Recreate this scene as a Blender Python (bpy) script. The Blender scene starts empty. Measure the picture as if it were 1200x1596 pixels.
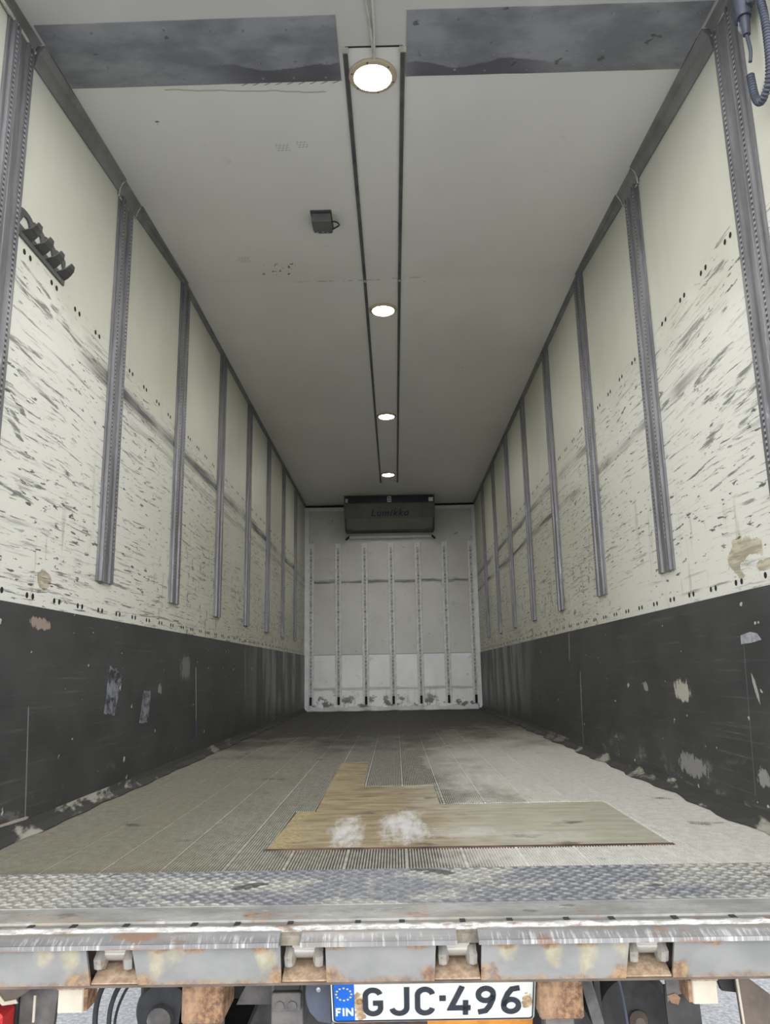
import bpy, math, random
from mathutils import Vector, Matrix
random.seed(7)
SC = bpy.context.scene
COL = SC.collection
PI = math.pi

# ------------------------------------------------------------------ camera
def cam_basis(p, y, r):
    cp, sp, cy, sy, cr, sr = math.cos(p), math.sin(p), math.cos(y), math.sin(y), math.cos(r), math.sin(r)
    F = Vector((sy*cp, cy*cp, sp)); R = Vector((cy, -sy, 0)); U = R.cross(F)
    return R*cr + U*sr, U*cr - R*sr, F
R_, U_, F_ = cam_basis(.2076, -.0097, -.0183)
cam = bpy.data.cameras.new('camera')
cam.sensor_fit = 'VERTICAL'; cam.sensor_height = 24.0
cam.lens = 1184.41/1596*24.0
cam.clip_start = .05; cam.clip_end = 400
camo = bpy.data.objects.new('camera', cam); COL.objects.link(camo)
M4 = Matrix(((R_.x, U_.x, -F_.x, .0386), (R_.y, U_.y, -F_.y, 0), (R_.z, U_.z, -F_.z, .5217), (0, 0, 0, 1)))
camo.matrix_world = M4
SC.camera = camo

# ------------------------------------------------------------------ light and exposure
SKY_STRENGTH = 0.8
SKY_BACK = 3.2          # the overcast sky is brighter behind the photographer
LAMP = 140.0
SC.view_settings.view_transform = 'Standard'
SC.view_settings.look = 'None'
SC.view_settings.exposure = 0.68
SC.view_settings.gamma = 1.0
SC.view_settings.use_curve_mapping = False
SC.cycles.use_denoising = True
SC.cycles.max_bounces = 12
SC.cycles.diffuse_bounces = 8
w = bpy.data.worlds.new('overcast_sky'); SC.world = w; w.use_nodes = True
nt = w.node_tree; nt.nodes.clear()
wo = nt.nodes.new('ShaderNodeOutputWorld'); bg = nt.nodes.new('ShaderNodeBackground')
tc = nt.nodes.new('ShaderNodeTexCoord'); sx = nt.nodes.new('ShaderNodeSeparateXYZ')
nt.links.new(tc.outputs['Generated'], sx.inputs[0])
mr = nt.nodes.new('ShaderNodeMapRange'); mr.interpolation_type = 'SMOOTHSTEP'
nt.links.new(sx.outputs['Y'], mr.inputs['Value'])
mr.inputs['From Min'].default_value = .3; mr.inputs['From Max'].default_value = -1.0
mr.inputs['To Min'].default_value = SKY_STRENGTH; mr.inputs['To Max'].default_value = SKY_STRENGTH*(1+SKY_BACK)
mz = nt.nodes.new('ShaderNodeMapRange'); nt.links.new(sx.outputs['Z'], mz.inputs['Value'])   # dimmer overhead than near the horizon
mz.inputs['From Min'].default_value = .15; mz.inputs['From Max'].default_value = .8
mz.inputs['To Min'].default_value = 1.0; mz.inputs['To Max'].default_value = .26
mm = nt.nodes.new('ShaderNodeMath'); mm.operation = 'MULTIPLY'
nt.links.new(mr.outputs['Result'], mm.inputs[0]); nt.links.new(mz.outputs['Result'], mm.inputs[1])
nt.links.new(mm.outputs[0], bg.inputs['Strength'])
bg.inputs['Color'].default_value = (.985, .99, 1.0, 1)
nt.links.new(bg.outputs[0], wo.inputs[0])

# ------------------------------------------------------------------ node helper
class X:
    """a socket with arithmetic"""
    def __init__(s, g, k): s.g = g; s.k = k
    def __add__(s, o): return s.g.m('ADD', s, o)
    __radd__ = __add__
    def __sub__(s, o): return s.g.m('SUBTRACT', s, o)
    def __rsub__(s, o): return s.g.m('SUBTRACT', o, s)
    def __mul__(s, o): return s.g.m('MULTIPLY', s, o)
    __rmul__ = __mul__
    def abs(s): return s.g.m('ABSOLUTE', s, 0)
class G:
    def __init__(s, name):
        s.mat = bpy.data.materials.new(name); s.mat.use_nodes = True
        s.nt = s.mat.node_tree; s.b = s.nt.nodes['Principled BSDF']
        s._p = None
    def link(s, v, inp):
        if isinstance(v, X): s.nt.links.new(v.k, inp)
        elif isinstance(v, (tuple, list)) and len(v) == 3 and inp.type == 'RGBA': inp.default_value = (*v, 1)
        else: inp.default_value = v
    def m(s, op, a, b):
        n = s.nt.nodes.new('ShaderNodeMath'); n.operation = op
        s.link(a, n.inputs[0]); s.link(b, n.inputs[1]); return X(s, n.outputs[0])
    def mx(s, a, b): return s.m('MAXIMUM', a, b)
    def mn(s, a, b): return s.m('MINIMUM', a, b)
    def xyz(s):
        if s._p is None:
            t = s.nt.nodes.new('ShaderNodeTexCoord'); q = s.nt.nodes.new('ShaderNodeSeparateXYZ')
            s.nt.links.new(t.outputs['Object'], q.inputs[0])
            s._p = tuple(X(s, o) for o in q.outputs)
        return s._p
    def vec(s, x, y, z):
        n = s.nt.nodes.new('ShaderNodeCombineXYZ')
        for v, i in zip((x, y, z), n.inputs): s.link(v, i)
        return X(s, n.outputs[0])
    def noise(s, v, scale=1, detail=4, rough=.55, dist=0):
        n = s.nt.nodes.new('ShaderNodeTexNoise'); s.link(v, n.inputs['Vector'])
        n.inputs['Scale'].default_value = scale; n.inputs['Detail'].default_value = detail
        n.inputs['Roughness'].default_value = rough; n.inputs['Distortion'].default_value = dist
        return X(s, n.outputs[0])
    def ss(s, v, lo, hi, t0=0., t1=1.):
        n = s.nt.nodes.new('ShaderNodeMapRange'); n.interpolation_type = 'SMOOTHSTEP'
        s.link(v, n.inputs['Value']); s.link(lo, n.inputs['From Min']); s.link(hi, n.inputs['From Max'])
        n.inputs['To Min'].default_value = t0; n.inputs['To Max'].default_value = t1
        return X(s, n.outputs['Result'])
    def mix(s, f, a, b):
        n = s.nt.nodes.new('ShaderNodeMix'); n.data_type = 'RGBA'
        s.link(f, n.inputs[0]); s.link(a, n.inputs[6]); s.link(b, n.inputs[7]); return X(s, n.outputs[2])
    def seg(s, u, v, a, b, wd):
        """soft mask around the segment a-b in the (u, v) plane"""
        du, dv = b[0]-a[0], b[1]-a[1]; L = math.hypot(du, dv); du /= L; dv /= L
        t = (u-a[0])*du + (v-a[1])*dv
        d = ((u-a[0])*(-dv) + (v-a[1])*du).abs()
        e = s.mx((t-L/2).abs()-L/2, 0.)
        return s.ss(d + e*.35, wd, wd*.25)
    def ell(s, u, v, c, r, nz=None, amt=.6, soft=.25):
        a = (u-c[0])*(1/r[0]); b = (v-c[1])*(1/r[1])
        d = a*a + b*b
        if nz is not None: d = d + (nz-.5)*amt*4
        return s.ss(d, 1.05, 1.05-soft)
    def bump(s, h, strength=.3, dist=.01):
        n = s.nt.nodes.new('ShaderNodeBump'); n.inputs['Strength'].default_value = strength
        n.inputs['Distance'].default_value = dist
        s.link(h, n.inputs['Height']); s.nt.links.new(n.outputs[0], s.b.inputs['Normal'])
    def out(s, color=None, rough=None, metal=None, spec=None, emit=None, es=None):
        for v, k in ((color, 'Base Color'), (rough, 'Roughness'), (metal, 'Metallic'), (spec, 'Specular IOR Level'), (emit, 'Emission Color'), (es, 'Emission Strength')):
            if v is not None: s.link(v, s.b.inputs[k])
        return s.mat

def plain(name, c, rough=.6, metal=0., var=.25, scale=14., bump=0.):
    g = G(name); x, y, z = g.xyz()
    n = g.noise(g.vec(x, y, z), scale, 5, .6)
    f = g.ss(n, .3, .7)
    col = g.mix(f, tuple(v*(1-var) for v in c), tuple(min(1, v*(1+var)) for v in c))
    if bump: g.bump(n, bump, .004)
    return g.out(col, rough, metal)

# ------------------------------------------------------------------ materials
def wall_mat(name, side):
    g = G(name); _, y, z = g.xyz(); sd = 3.7 if side < 0 else 11.3
    low = g.noise(g.vec(y*.8, z*.9, sd), 1.4, 3)
    base = g.mix(g.ss(low, .3, .7), (.56, .565, .475), (.63, .635, .54))
    vert = g.noise(g.vec(y*9, z*.35, sd), 1, 3)
    base = g.mix(g.ss(vert, .45, .8)*.25, base, (.50, .49, .37))
    worn = g.ss(z + (g.noise(g.vec(y*1.1, z*1.2, sd+1), 1.5, 4)-.5)*1.0, 2.05, 1.7) * g.ss(y, 5.2, 3.2)
    base = g.mix(worn*.85, base, (.74, .74, .68))
    patch = g.noise(g.vec(y*.9, z*2.0, sd+2), 1.3, 3)
    zone = g.ss(z, 2.06, 1.90)
    wob = g.noise(g.vec(y*1.3, z*1.3, sd+5), 1, 2)*1.6
    s1 = g.ss(g.noise(g.vec(y*2.6, z*48+wob*2, sd), 1, 6, .68), .535, .66)
    m1 = s1 * g.ss(patch, .42, .58) * zone
    s2 = g.ss(g.noise(g.vec(y*13, z*60+wob*3, sd+8), 1, 3, .6), .615, .67)
    m2 = s2 * g.ss(g.noise(g.vec(y*1.6, z*2.6, sd+9), 1, 3), .38, .52) * zone
    s3 = g.ss(g.noise(g.vec(y*5, z*90+wob*4, sd+18), 1, 4, .65), .585, .65)
    m3 = s3 * g.ss(g.noise(g.vec(y*1.1, z*1.8, sd+19), 1, 3), .38, .52) * zone
    dark = g.mx(g.mx(m1*.62, m2*.9), m3*.8)
    streak = g.noise(g.vec(y*1.7, z*70, sd+3), 1, 6, .7)
    def band(z0, wdt, st, slope=0.):
        d = (z - z0 - (y-4)*slope - (g.noise(g.vec(y*.6, 0., sd+z0*3), 1, 2)-.5)*.08).abs()
        return g.ss(d + (streak-.5)*.16, wdt, 0.)*st
    fade = g.ss(g.noise(g.vec(y*1.2, z, sd+6), 1, 2), .3, .55)
    dark = g.mx(dark, band(1.85, .065, 1.0)*fade*g.ss(y, 2.5, 3.0) if side < 0 else band(1.865, .045, .8)*fade*g.ss(y, 4., 4.6))
    if side < 0:
        dark = g.mx(dark, band(1.74, .03, .4)*g.ss(y, 3.4, 3.8))
    else:
        dark = g.mx(dark, band(1.65, .040, .9)*fade*g.ss(y, 2.6, 3.2))
    if side < 0:
        segs = [((2.34, 1.50), (2.50, 1.43), .012), ((2.33, 1.455), (2.47, 1.385), .010), ((2.34, 1.42), (2.48, 1.345), .016),
                ((2.30, 1.27), (2.78, 1.305), .006), ((2.5, 1.285), (3.1, 1.30), .005), ((2.36, 1.87), (2.62, 1.86), .022),
                ((2.45, 1.56), (2.75, 1.54), .008), ((2.35, 1.65), (2.6, 1.68), .010), ((2.7, 1.90), (3.2, 1.84), .022),
                ((2.42, 1.95), (2.62, 1.93), .008), ((2.36, 1.15), (2.62, 1.13), .005)]
    else:
        segs = [((2.40, 1.50), (2.60, 1.44), .020), ((2.36, 1.42), (2.48, 1.40), .008), ((2.40, 1.36), (2.50, 1.33), .016),
                ((2.66, 1.38), (2.80, 1.35), .018), ((2.72, 1.82), (3.0, 1.80), .010), ((2.62, 1.90), (2.74, 1.90), .008),
                ((2.50, 1.93), (2.60, 1.95), .016), ((2.42, 2.02), (2.52, 2.02), .010), ((3.0, 1.62), (3.2, 1.64), .018),
                ((2.5, 1.62), (2.8, 1.61), .018), ((2.45, 1.20), (2.8, 1.17), .005)]
    br = g.noise(g.vec(y*7, z*75, sd+4), 1, 5, .7)
    for a, b, wd in segs:
        dark = g.mx(dark, g.ss(g.seg(y, z, a, b, wd*1.9)*.62 + (br-.5)*2.6, .38, .80)*.75)
    bs = g.noise(g.vec(y*16, z*2.2, sd+7), 1, 5, .65)
    brown = g.ss(bs, .56, .70)*g.ss(g.noise(g.vec(y*1.5, z*1.5, sd+12), 1, 3), .46, .62)*g.ss(z, 1.65, 1.15)
    fleck = g.ss(g.noise(g.vec(y*22, z*12, sd+15), 1, 3), .62, .68)*g.ss(z, 1.5, 1.1)*g.ss(y, 3.6, 5.0)
    col = g.mix(brown*.55, base, (.30, .26, .15))
    col = g.mix(fleck*.8, col, (.10, .09, .06))
    pn = g.noise(g.vec(y*14, z*14, sd), 1, 4)
    grain = g.noise(g.vec(y*10, z*60, sd), 1, 5)
    wood = g.mix(g.ss(grain, .35, .65), (.30, .26, .16), (.56, .51, .37))
    if side < 0:
        pm = g.ell(y, z, (2.75, .875), (.055, .04), pn)
    else:
        pm = g.mx(g.ell(y, z, (2.60, .885), (.14, .075), pn)*(1-g.ell(y, z, (2.54, .845), (.09, .04), pn)), g.ell(y, z, (2.45, .84), (.07, .02), pn))
    col = g.mix(pm*.85, col, wood)
    col = g.mix(dark, col, (.035, .035, .042))
    g.bump(low*.0 + s1*.2 + vert*.3, .08, .004)
    return g.out(col, .48)

def kick_mat(name, side):
    g = G(name); _, y, z = g.xyz(); sd = 2.2 if side < 0 else 8.8
    n = g.noise(g.vec(y*2, z*3, sd), 1.5, 5)
    col = g.mix(g.ss(n, .3, .7), (.040, .040, .042), (.060, .060, .062))
    h = g.noise(g.vec(y*1.6, z*55, sd), 1, 6, .7)
    col = g.mix(g.ss(h, .56, .72)*.5, col, (.15, .15, .15))
    v = g.noise(g.vec(y*3.2, z*.8, sd+3), 1, 4)
    far = g.ss(y, 6.0, 8.5)
    col = g.mix(g.ss(v, .40, .60)*far*.9*g.ss(z, .0, .30), col, (.27, .27, .275))
    dk = g.noise(g.vec(y*5, z*2.2, sd+5), 1, 3)
    col = g.mix(g.ss(dk, .60, .66)*far*.85, col, (.022, .022, .022))
    sp = g.noise(g.vec(y*18, z*22, sd+6), 1, 2)
    col = g.mix(g.ss(sp, .72, .74), col, (.45, .45, .43))
    pn = g.noise(g.vec(y*16, z*16, sd), 1, 4)
    lo = g.noise(g.vec(y*5, z*9, sd+9), 1, 6, .7)
    pe = g.noise(g.vec(y*30, z*14, sd+20), 1, 6, .75)
    if side < 0:
        marks = [((4.94, .56), (4.985, .25), .012, (.42, .42, .40)), ((4.99, .25), (5.0, .15), .010, (.08, .16, .30)), ((2.70, .42), (2.74, .02), .006, (.22, .22, .22)),
                 ((6.55, .70), (6.6, .35), .02, (.22, .22, .22)), ((2.35, .07), (2.75, .055), .008, (.4, .36, .32))]
        ells = [((2.74, .715), (.08, .022), (.36, .28, .23)), ((4.7, .57), (.10, .07), (.18, .18, .19)), ((4.2, .455), (.03, .03), (.26, .26, .26))]
        lowm = g.ss(lo, .57, .68)*g.ss(z, .20, .06)*.35
    else:
        marks = [((5.30, .745), (5.33, .60), .022, (.25, .25, .25)), ((5.05, .49), (5.08, .25), .012, (.40, .40, .38)), ((5.08, .26), (5.09, .02), .010, (.25, .24, .22)),
                 ((8.45, .40), (8.35, .05), .02, (.35, .35, .35)), ((2.66, .62), (2.70, .1), .004, (.12, .12, .12)), ((2.62, .47), (2.60, .42), .018, (.36, .36, .34))]
        ells = [((3.28, .425), (.085, .045), (.48, .46, .40)), ((3.75, .43), (.03, .025), (.30, .30, .29)), ((3.25, .13), (.13, .045), (.26, .26, .25)), ((2.63, .16), (.04, .03), (.30, .30, .28))]
        lowm = g.ss(lo, .53, .66)*g.ss(z, .26, .05)*g.ss(y, 6, 3.5)*.6
    col = g.mix(lowm, col, (.30, .30, .29))
    for a, b, wd, c in marks:
        col = g.mix(g.ss(g.seg(y, z, a, b, wd)+(pn-.5)*1.2, .4, .7)*.9, col, c)
    for c0, r, c in ells:
        col = g.mix(g.ell(y, z, c0, r, pe, 1.5)*.85, col, c)
    g.bump(h, .15, .003)
    return g.out(col, .5)

def ceil_mat():
    g = G('ceiling_panel'); x, y, z = g.xyz()
    n = g.noise(g.vec(x, y*.6, 1.), 1.6, 4)
    col = g.mix(g.ss(n, .3, .7), (.76, .76, .735), (.82, .82, .795))
    sp = g.ss(g.noise(g.vec(x*34, y*22, 4.), 1, 2), .70, .74)
    cl = g.mx(g.ell(x, y, (-.60, 4.2), (.14, .12)), g.ell(x, y, (-.9, 2.8), (.04, .03)))
    rare = g.ss(g.noise(g.vec(x*2, y*1.5, 7.), 1, 2), .62, .7)
    sp2 = g.ss(g.noise(g.vec(x*34, y*22, 9.), 1, 2), .60, .66)
    col = g.mix(g.mx(sp*rare*.7, sp2*cl*.9), col, (.07, .07, .065))
    gr = g.ss(g.noise(g.vec(x*9, y*7, 2.), 1, 5, .7), .60, .74)*g.ss(g.noise(g.vec(x*1.4, y*1.1, 5.), 1, 2), .55, .7)
    col = g.mix(gr*.35, col, (.25, .24, .21))
    nzl = (g.noise(g.vec(x*6, 0., 0.), 1, 2)-.5)*.03
    col = g.mix(g.seg(x, y+nzl, (-.83, 2.61), (-.2, 2.645), .006)*.7, col, (.34, .31, .18))
    for k in range(9):
        cx = -.52+k*.045
        col = g.mix(g.seg(x, y, (cx, 2.595), (cx+.02, 2.585), .004)*.8, col, (.16, .15, .13))
    for a, b in (((-.55, 4.36), (-.02, 4.355)), ((.08, 4.34), (.26, 4.33))):
        col = g.mix(g.seg(x, y, a, b, .012)*g.ss(g.noise(g.vec(x*20, y*20, 0.), 1, 2), .4, .6)*.45, col, (.12, .12, .11))
    for cx, cy, s in ((-.80, 4.05, .035), (-.42, 3.0, .03), (-.33, 2.98, .025)):   # faint pencilled grids
        box = g.ss(g.mx((x-cx).abs(), (y-cy).abs()), s*1.02, s*.98)
        gx = g.ss(g.m('FRACT', (x-cx+y*.3)*60, 0), .25, .1); gy = g.ss(g.m('FRACT', (y-cy)*60, 0), .25, .1)
        col = g.mix(box*g.mx(gx, gy)*.45, col, (.16, .16, .15))
    return g.out(col, .30, spec=.5)

def floor_mat(name, rib):
    g = G(name); x, y, z = g.xyz()
    n = g.noise(g.vec(x*2, y*1.4, 0.), 1.6, 6, .65)
    f = g.noise(g.vec(x*30, y*30, 0.), 1, 5, .7)
    met = g.mix(g.ss(f, .35, .65), (.27, .265, .22), (.44, .43, .37)) if rib else g.mix(g.ss(f, .35, .65), (.055, .053, .042), (.10, .096, .078))
    # damp black grime towards the front wall, pale road dust on the right half
    grime = g.ss(y + (n-.5)*5.0 - g.ss(x, -.2, 1.0)*1.2, 4.6, 7.0)
    col = g.mix(grime*.86, met, (.036, .035, .031) if rib else (.020, .019, .017))
    dn = x + (n-.5)*1.3 - (y-3.2)*.06
    dust = g.ss(dn, .10, .52)*g.ss(y + (f-.5)*.8 + (n-.5)*3, 6.6, 4.8)
    olive = g.ss(x + (n-.5)*1.0, -.35, -.75)*g.ss(y + (n-.5)*3, 6.0, 3.6)
    col = g.mix(olive*(.55 if rib else .25), col, (.25, .235, .165))
    col = g.mix(dust*.92, col, g.mix(g.ss(f, .3, .7), (.60, .59, .55), (.76, .75, .71)))
    sm = g.ell(x, y, (.42, 4.7), (.22, .9), n, 1.2)
    col = g.mix(sm*.4, col, (.60, .60, .58))
    near = g.ss(y + (n-.5)*.15, 2.29, 2.23)*g.ss(x + (n-.5)*.6, -.25, -.55)
    col = g.mix(near*.5, col, (.22, .20, .14))
    blk = g.noise(g.vec(x*4, y*6, 3.), 1, 4)
    col = g.mix(g.ss(blk, .66, .72)*.7, col, (.05, .048, .042))
    g.bump(f, .25, .003)
    return g.out(col, .62, .0)

def wood_mat():
    g = G('bare_plywood'); x, y, z = g.xyz()
    gr = g.noise(g.vec(x*6, y*22, 0.), 1, 6, .65); n = g.noise(g.vec(x*3, y*3, 0.), 1.4, 5)
    f = g.noise(g.vec(x*60, y*60, 0.), 1, 3)
    warm = g.mix(g.ss(gr, .35, .65), (.215, .165, .098), (.37, .305, .19))
    pale = g.mix(g.ss(gr, .35, .65), (.36, .345, .27), (.47, .45, .37))
    col = g.mix(g.ss(x + (n-.5)*.7, .02, .42), warm, pale)
    yel = g.ss(x + (n-.5)*.3, -.22, -.33)
    col = g.mix(yel*.6, col, g.mix(g.ss(f, .4, .6), (.30, .24, .10), (.50, .42, .22)))
    dk = g.ss(g.noise(g.vec(x*5, y*9, 4.), 1, 4), .60, .70)
    col = g.mix(dk*.75, col, (.10, .075, .045))
    sn = g.noise(g.vec(x*40, y*9, 2.), 1, 5, .7); sn2 = g.noise(g.vec(x*7, y*5, 6.), 1, 4, .6)
    for c, r, k in (((-.135, 2.74), (.075, .36), .85), ((.055, 2.80), (.11, .42), .9), ((.25, 2.68), (.16, .12), .35), ((.50, 2.62), (.2, .12), .3)):
        a = (x-c[0])*(1/r[0]); b = (y-c[1])*(1/r[1])
        col = g.mix(g.ss(1.-(a*a+b*b) + (sn-.5)*2.2 + (sn2-.5)*1.6, .15, 1.3)*k, col, (.66, .66, .67))
    g.bump(gr, .3, .003)
    return g.out(col, .75)

def tread_mat():
    g = G('worn_tread_plate'); x, y, z = g.xyz()
    n = g.noise(g.vec(x*2.2, y*5, 0.), 1.3, 5, .6); f = g.noise(g.vec(x*40, y*40, 0.), 1, 4, .7)
    met = g.mix(g.ss(f, .35, .65), (.16, .168, .19), (.28, .288, .31))
    top = g.ss(z, .0015, .003)
    met = g.mix(top*.8, met, (.52, .53, .56))
    d = g.mx(g.ss(x + (n-.5)*1.4, -.45, -.95), g.ss(x + (n-.5)*1.2, .55, 1.0))
    d = g.mx(d, g.ss(n, .50, .60)*.85)
    col = g.mix(d*.85, met, g.mix(g.ss(f, .3, .7), (.34, .335, .29), (.56, .555, .50)))
    blk = g.ss(g.noise(g.vec(x*5, y*9, 5.), 1, 3), .655, .69)
    col = g.mix(blk*.85, col, (.06, .06, .06))
    return g.out(col, .45, .35)

def galv_mat(name, base, rust=.3, metal=.55, rough=.42, scratch=.5, seed=0.):
    g = G(name); x, y, z = g.xyz()
    n = g.noise(g.vec(x*3, y*3, z*3 + seed), 1.5, 5, .6); f = g.noise(g.vec(x*25, y*25, z*25), 1, 4, .7)
    col = g.mix(g.ss(n, .3, .7), tuple(v*.78 for v in base), tuple(min(1, v*1.18) for v in base))
    s = g.noise(g.vec(x*3, y*120, z*60), 1, 4, .7)
    col = g.mix(g.ss(s, .58, .72)*scratch, col, (.62, .63, .65))
    if rust:
        r = g.ss(g.noise(g.vec(x*5, y*9, z*9 + seed), 1, 6, .7), .66-.12*rust, .78-.12*rust)
        col = g.mix(r*.85, col, g.mix(g.ss(f, .35, .65), (.16, .07, .03), (.36, .19, .07)))
    return g.out(col, rough, metal)

def rail_mat(name, c, scr=(.50, .51, .55)):
    g = G(name); x, y, z = g.xyz()
    oi = g.nt.nodes.new('ShaderNodeObjectInfo'); rd = X(g, oi.outputs['Random'])
    n = g.noise(g.vec(x*8, y*10, z*2 + rd*17), 1.2, 6, .65); f = g.noise(g.vec(x*40, y*60, z*9 + rd*17), 1, 4, .7)
    col = g.mix(g.ss(n, .3, .7), tuple(v*.7 for v in c), tuple(v*1.25 for v in c))
    col = g.mix(g.ss(f, .56, .7)*g.ss(n, .44, .6)*g.ss(z, 1.4, .5)*.7, col, scr)
    return g.out(col, .45, .35)

def plate_mat():
    g = G('bitumen_plate'); x, y, z = g.xyz()
    n = g.noise(g.vec(x*2.5, y*4, 0.), 1.5, 6, .6)
    col = g.mix(g.ss(n, .35, .65), (.20, .205, .23), (.34, .345, .375))
    edge = g.noise(g.vec(x*2, 0., 3.), 1.2, 5)
    wet = g.ss(y + (edge-.5)*.22, 2.49, 2.50)
    col = g.mix(wet*g.mx(g.ss(x, -.75, -.45)*g.ss(x, .0, -.2), g.ss(x, .05, .2)*g.ss(x, .85, .5))*.8, col, (.09, .09, .11))
    b = g.noise(g.vec(x*9, y*11, 6.), 1, 3)
    col = g.mix(g.ss(b, .68, .70)*.75, col, (.08, .08, .095))
    ring = g.ss((b-.675).abs(), .012, .0)
    col = g.mix(ring*.4, col, (.25, .25, .26))
    return g.out(col, .55, .1)

def rust_mat(name='rust', light=(.36, .21, .11), dark=(.11, .06, .04)):
    g = G(name); x, y, z = g.xyz()
    f = g.noise(g.vec(x, y, z), 60, 5, .7); n = g.noise(g.vec(x, y, z), 9, 4)
    col = g.mix(g.ss(f, .35, .65), dark, light)
    col = g.mix(g.ss(n, .5, .7)*.5, col, (.40, .27, .17))
    g.bump(f, .5, .004)
    return g.out(col, .85)

def back_mat():
    g = G('front_wall_panel'); x, y, z = g.xyz()
    n = g.noise(g.vec(x*1.5, z*1.2, 0.), 1.5, 5); s = g.noise(g.vec(x*2.2, z*45, 0.), 1, 6, .7)
    up = g.mix(g.ss(n, .3, .7), (.52, .52, .48), (.60, .60, .565))
    lo = g.mix(g.ss(n, .3, .7), (.76, .765, .77), (.87, .875, .88))
    col = g.mix(g.ss(z, .772, .768), up, lo)
    col = g.mix(g.ss((z-.77).abs(), .008, .003)*.7, col, (.15, .15, .15))
    col = g.mix(g.ss((z-1.80-(g.noise(g.vec(x*3, 0., 0.), 1, 3)-.5)*.08).abs() + (s-.5)*.12, .035, .0)*.85, col, (.06, .06, .06))
    col = g.mix(g.ss(s, .62, .74)*g.ss(z, 2.3, 1.6)*.5, col, (.2, .2, .2))
    b = g.noise(g.vec(x*7, z*9, 4.), 1, 4, .6)
    col = g.mix(g.ss(b + g.ss(z, .32, .02)*.14, .60, .70)*g.ss(z, .40, .10)*.9, col, (.07, .07, .07))
    vs_ = g.noise(g.vec(x*14, z*2.5, 12.), 1, 5, .65)
    col = g.mix(g.ss(vs_, .52, .68)*g.ss(z, .45, .0)*.55, col, (.16, .16, .16))
    col = g.mix(g.ss(g.noise(g.vec(x*5, z*6, 15.), 1, 6, .7), .55, .72)*.35, col, (.28, .28, .26))
    col = g.mix(g.ss((z-.30).abs() + (s-.5)*.1, .03, 0.)*.5, col, (.12, .12, .12))
    b2 = g.noise(g.vec(x*9, z*9, 8.), 1, 4, .6)
    col = g.mix(g.ss(b2, .67, .72)*.6, col, (.12, .12, .12))
    return g.out(col, .38, .1)

M = {}
M['wall_l'] = wall_mat('scuffed_cream_panel', -1); M['wall_r'] = wall_mat('scuffed_cream_panel_other', 1)
M['kick_l'] = kick_mat('dark_scuffed_plywood', -1); M['kick_r'] = kick_mat('dark_scuffed_plywood_other', 1)
M['ceil'] = ceil_mat()
M['header'] = plain('pale_header', (.60, .60, .58), .45, 0, .03, 3)
M['base'] = floor_mat('floor_valleys', False); M['rib'] = floor_mat('floor_ribs', True)
M['wood'] = wood_mat(); M['tread'] = tread_mat()
def silltop_mat():
    g = G('grimy_sill_top'); x, y, z = g.xyz()
    n = g.noise(g.vec(x*3.5, y*9, 0.), 1.5, 6, .65); f = g.noise(g.vec(x*40, y*50, 0.), 1, 5, .7); q = g.noise(g.vec(x*2.2, y*6, 7.), 1.2, 4, .6)
    col = g.mix(g.ss(n, .32, .68), (.25, .25, .24), (.42, .42, .405))
    col = g.mix(g.ss(f, .45, .68)*.35, col, (.19, .185, .17))
    col = g.mix(g.ss(q, .52, .66)*g.ss(x, .5, -.2)*.7, col, (.42, .37, .25))
    r = g.ss(g.noise(g.vec(x*6, y*16, 3.), 1, 5, .7), .59, .68)
    col = g.mix(r*.8, col, g.mix(g.ss(f, .4, .6), (.20, .09, .05), (.45, .27, .13)))
    p_ = g.ss(g.noise(g.vec(x*7, y*20, 11.), 1, 4, .6), .63, .68)
    col = g.mix(p_*.6, col, (.60, .60, .57))
    d = g.ss(g.noise(g.vec(x*8, y*18, 15.), 1, 4, .6), .63, .70)
    col = g.mix(d*.65, col, (.11, .105, .095))
    return g.out(col, .55, .1)
M['sill'] = silltop_mat()
def lip_mat():
    g = G('scraped_lip'); x, y, z = g.xyz()
    n = g.noise(g.vec(x*3, y*8, 0.), 1.5, 5, .6)
    sc = g.noise(g.vec(x*110, y*14+x*20, 0.), 1, 4, .7); sw = g.noise(g.vec(x*2.4, 0., 4.), 1.3, 4)
    col = g.mix(g.ss(n, .3, .7), (.20, .20, .205), (.33, .33, .33))
    col = g.mix(g.ss(sc + (sw-.5)*.5, .50, .66)*g.ss(y, 1.764, 1.748)*.75, col, (.66, .66, .65))
    dirt = g.ss(g.noise(g.vec(x*4, y*18, 9.), 1, 5, .65) + g.ss(y, 1.752, 1.768)*.14, .56, .66)
    col = g.mix(dirt*.7, col, (.25, .225, .18))
    r = g.ss(g.noise(g.vec(x*5, y*9, z*12+3), 1, 5, .7) + g.ss(z, -.031, -.036)*.07, .60, .69)
    col = g.mix(r*.75, col, (.30, .17, .11))
    return g.out(col, .42, .3)
M['lip'] = lip_mat()
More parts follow.
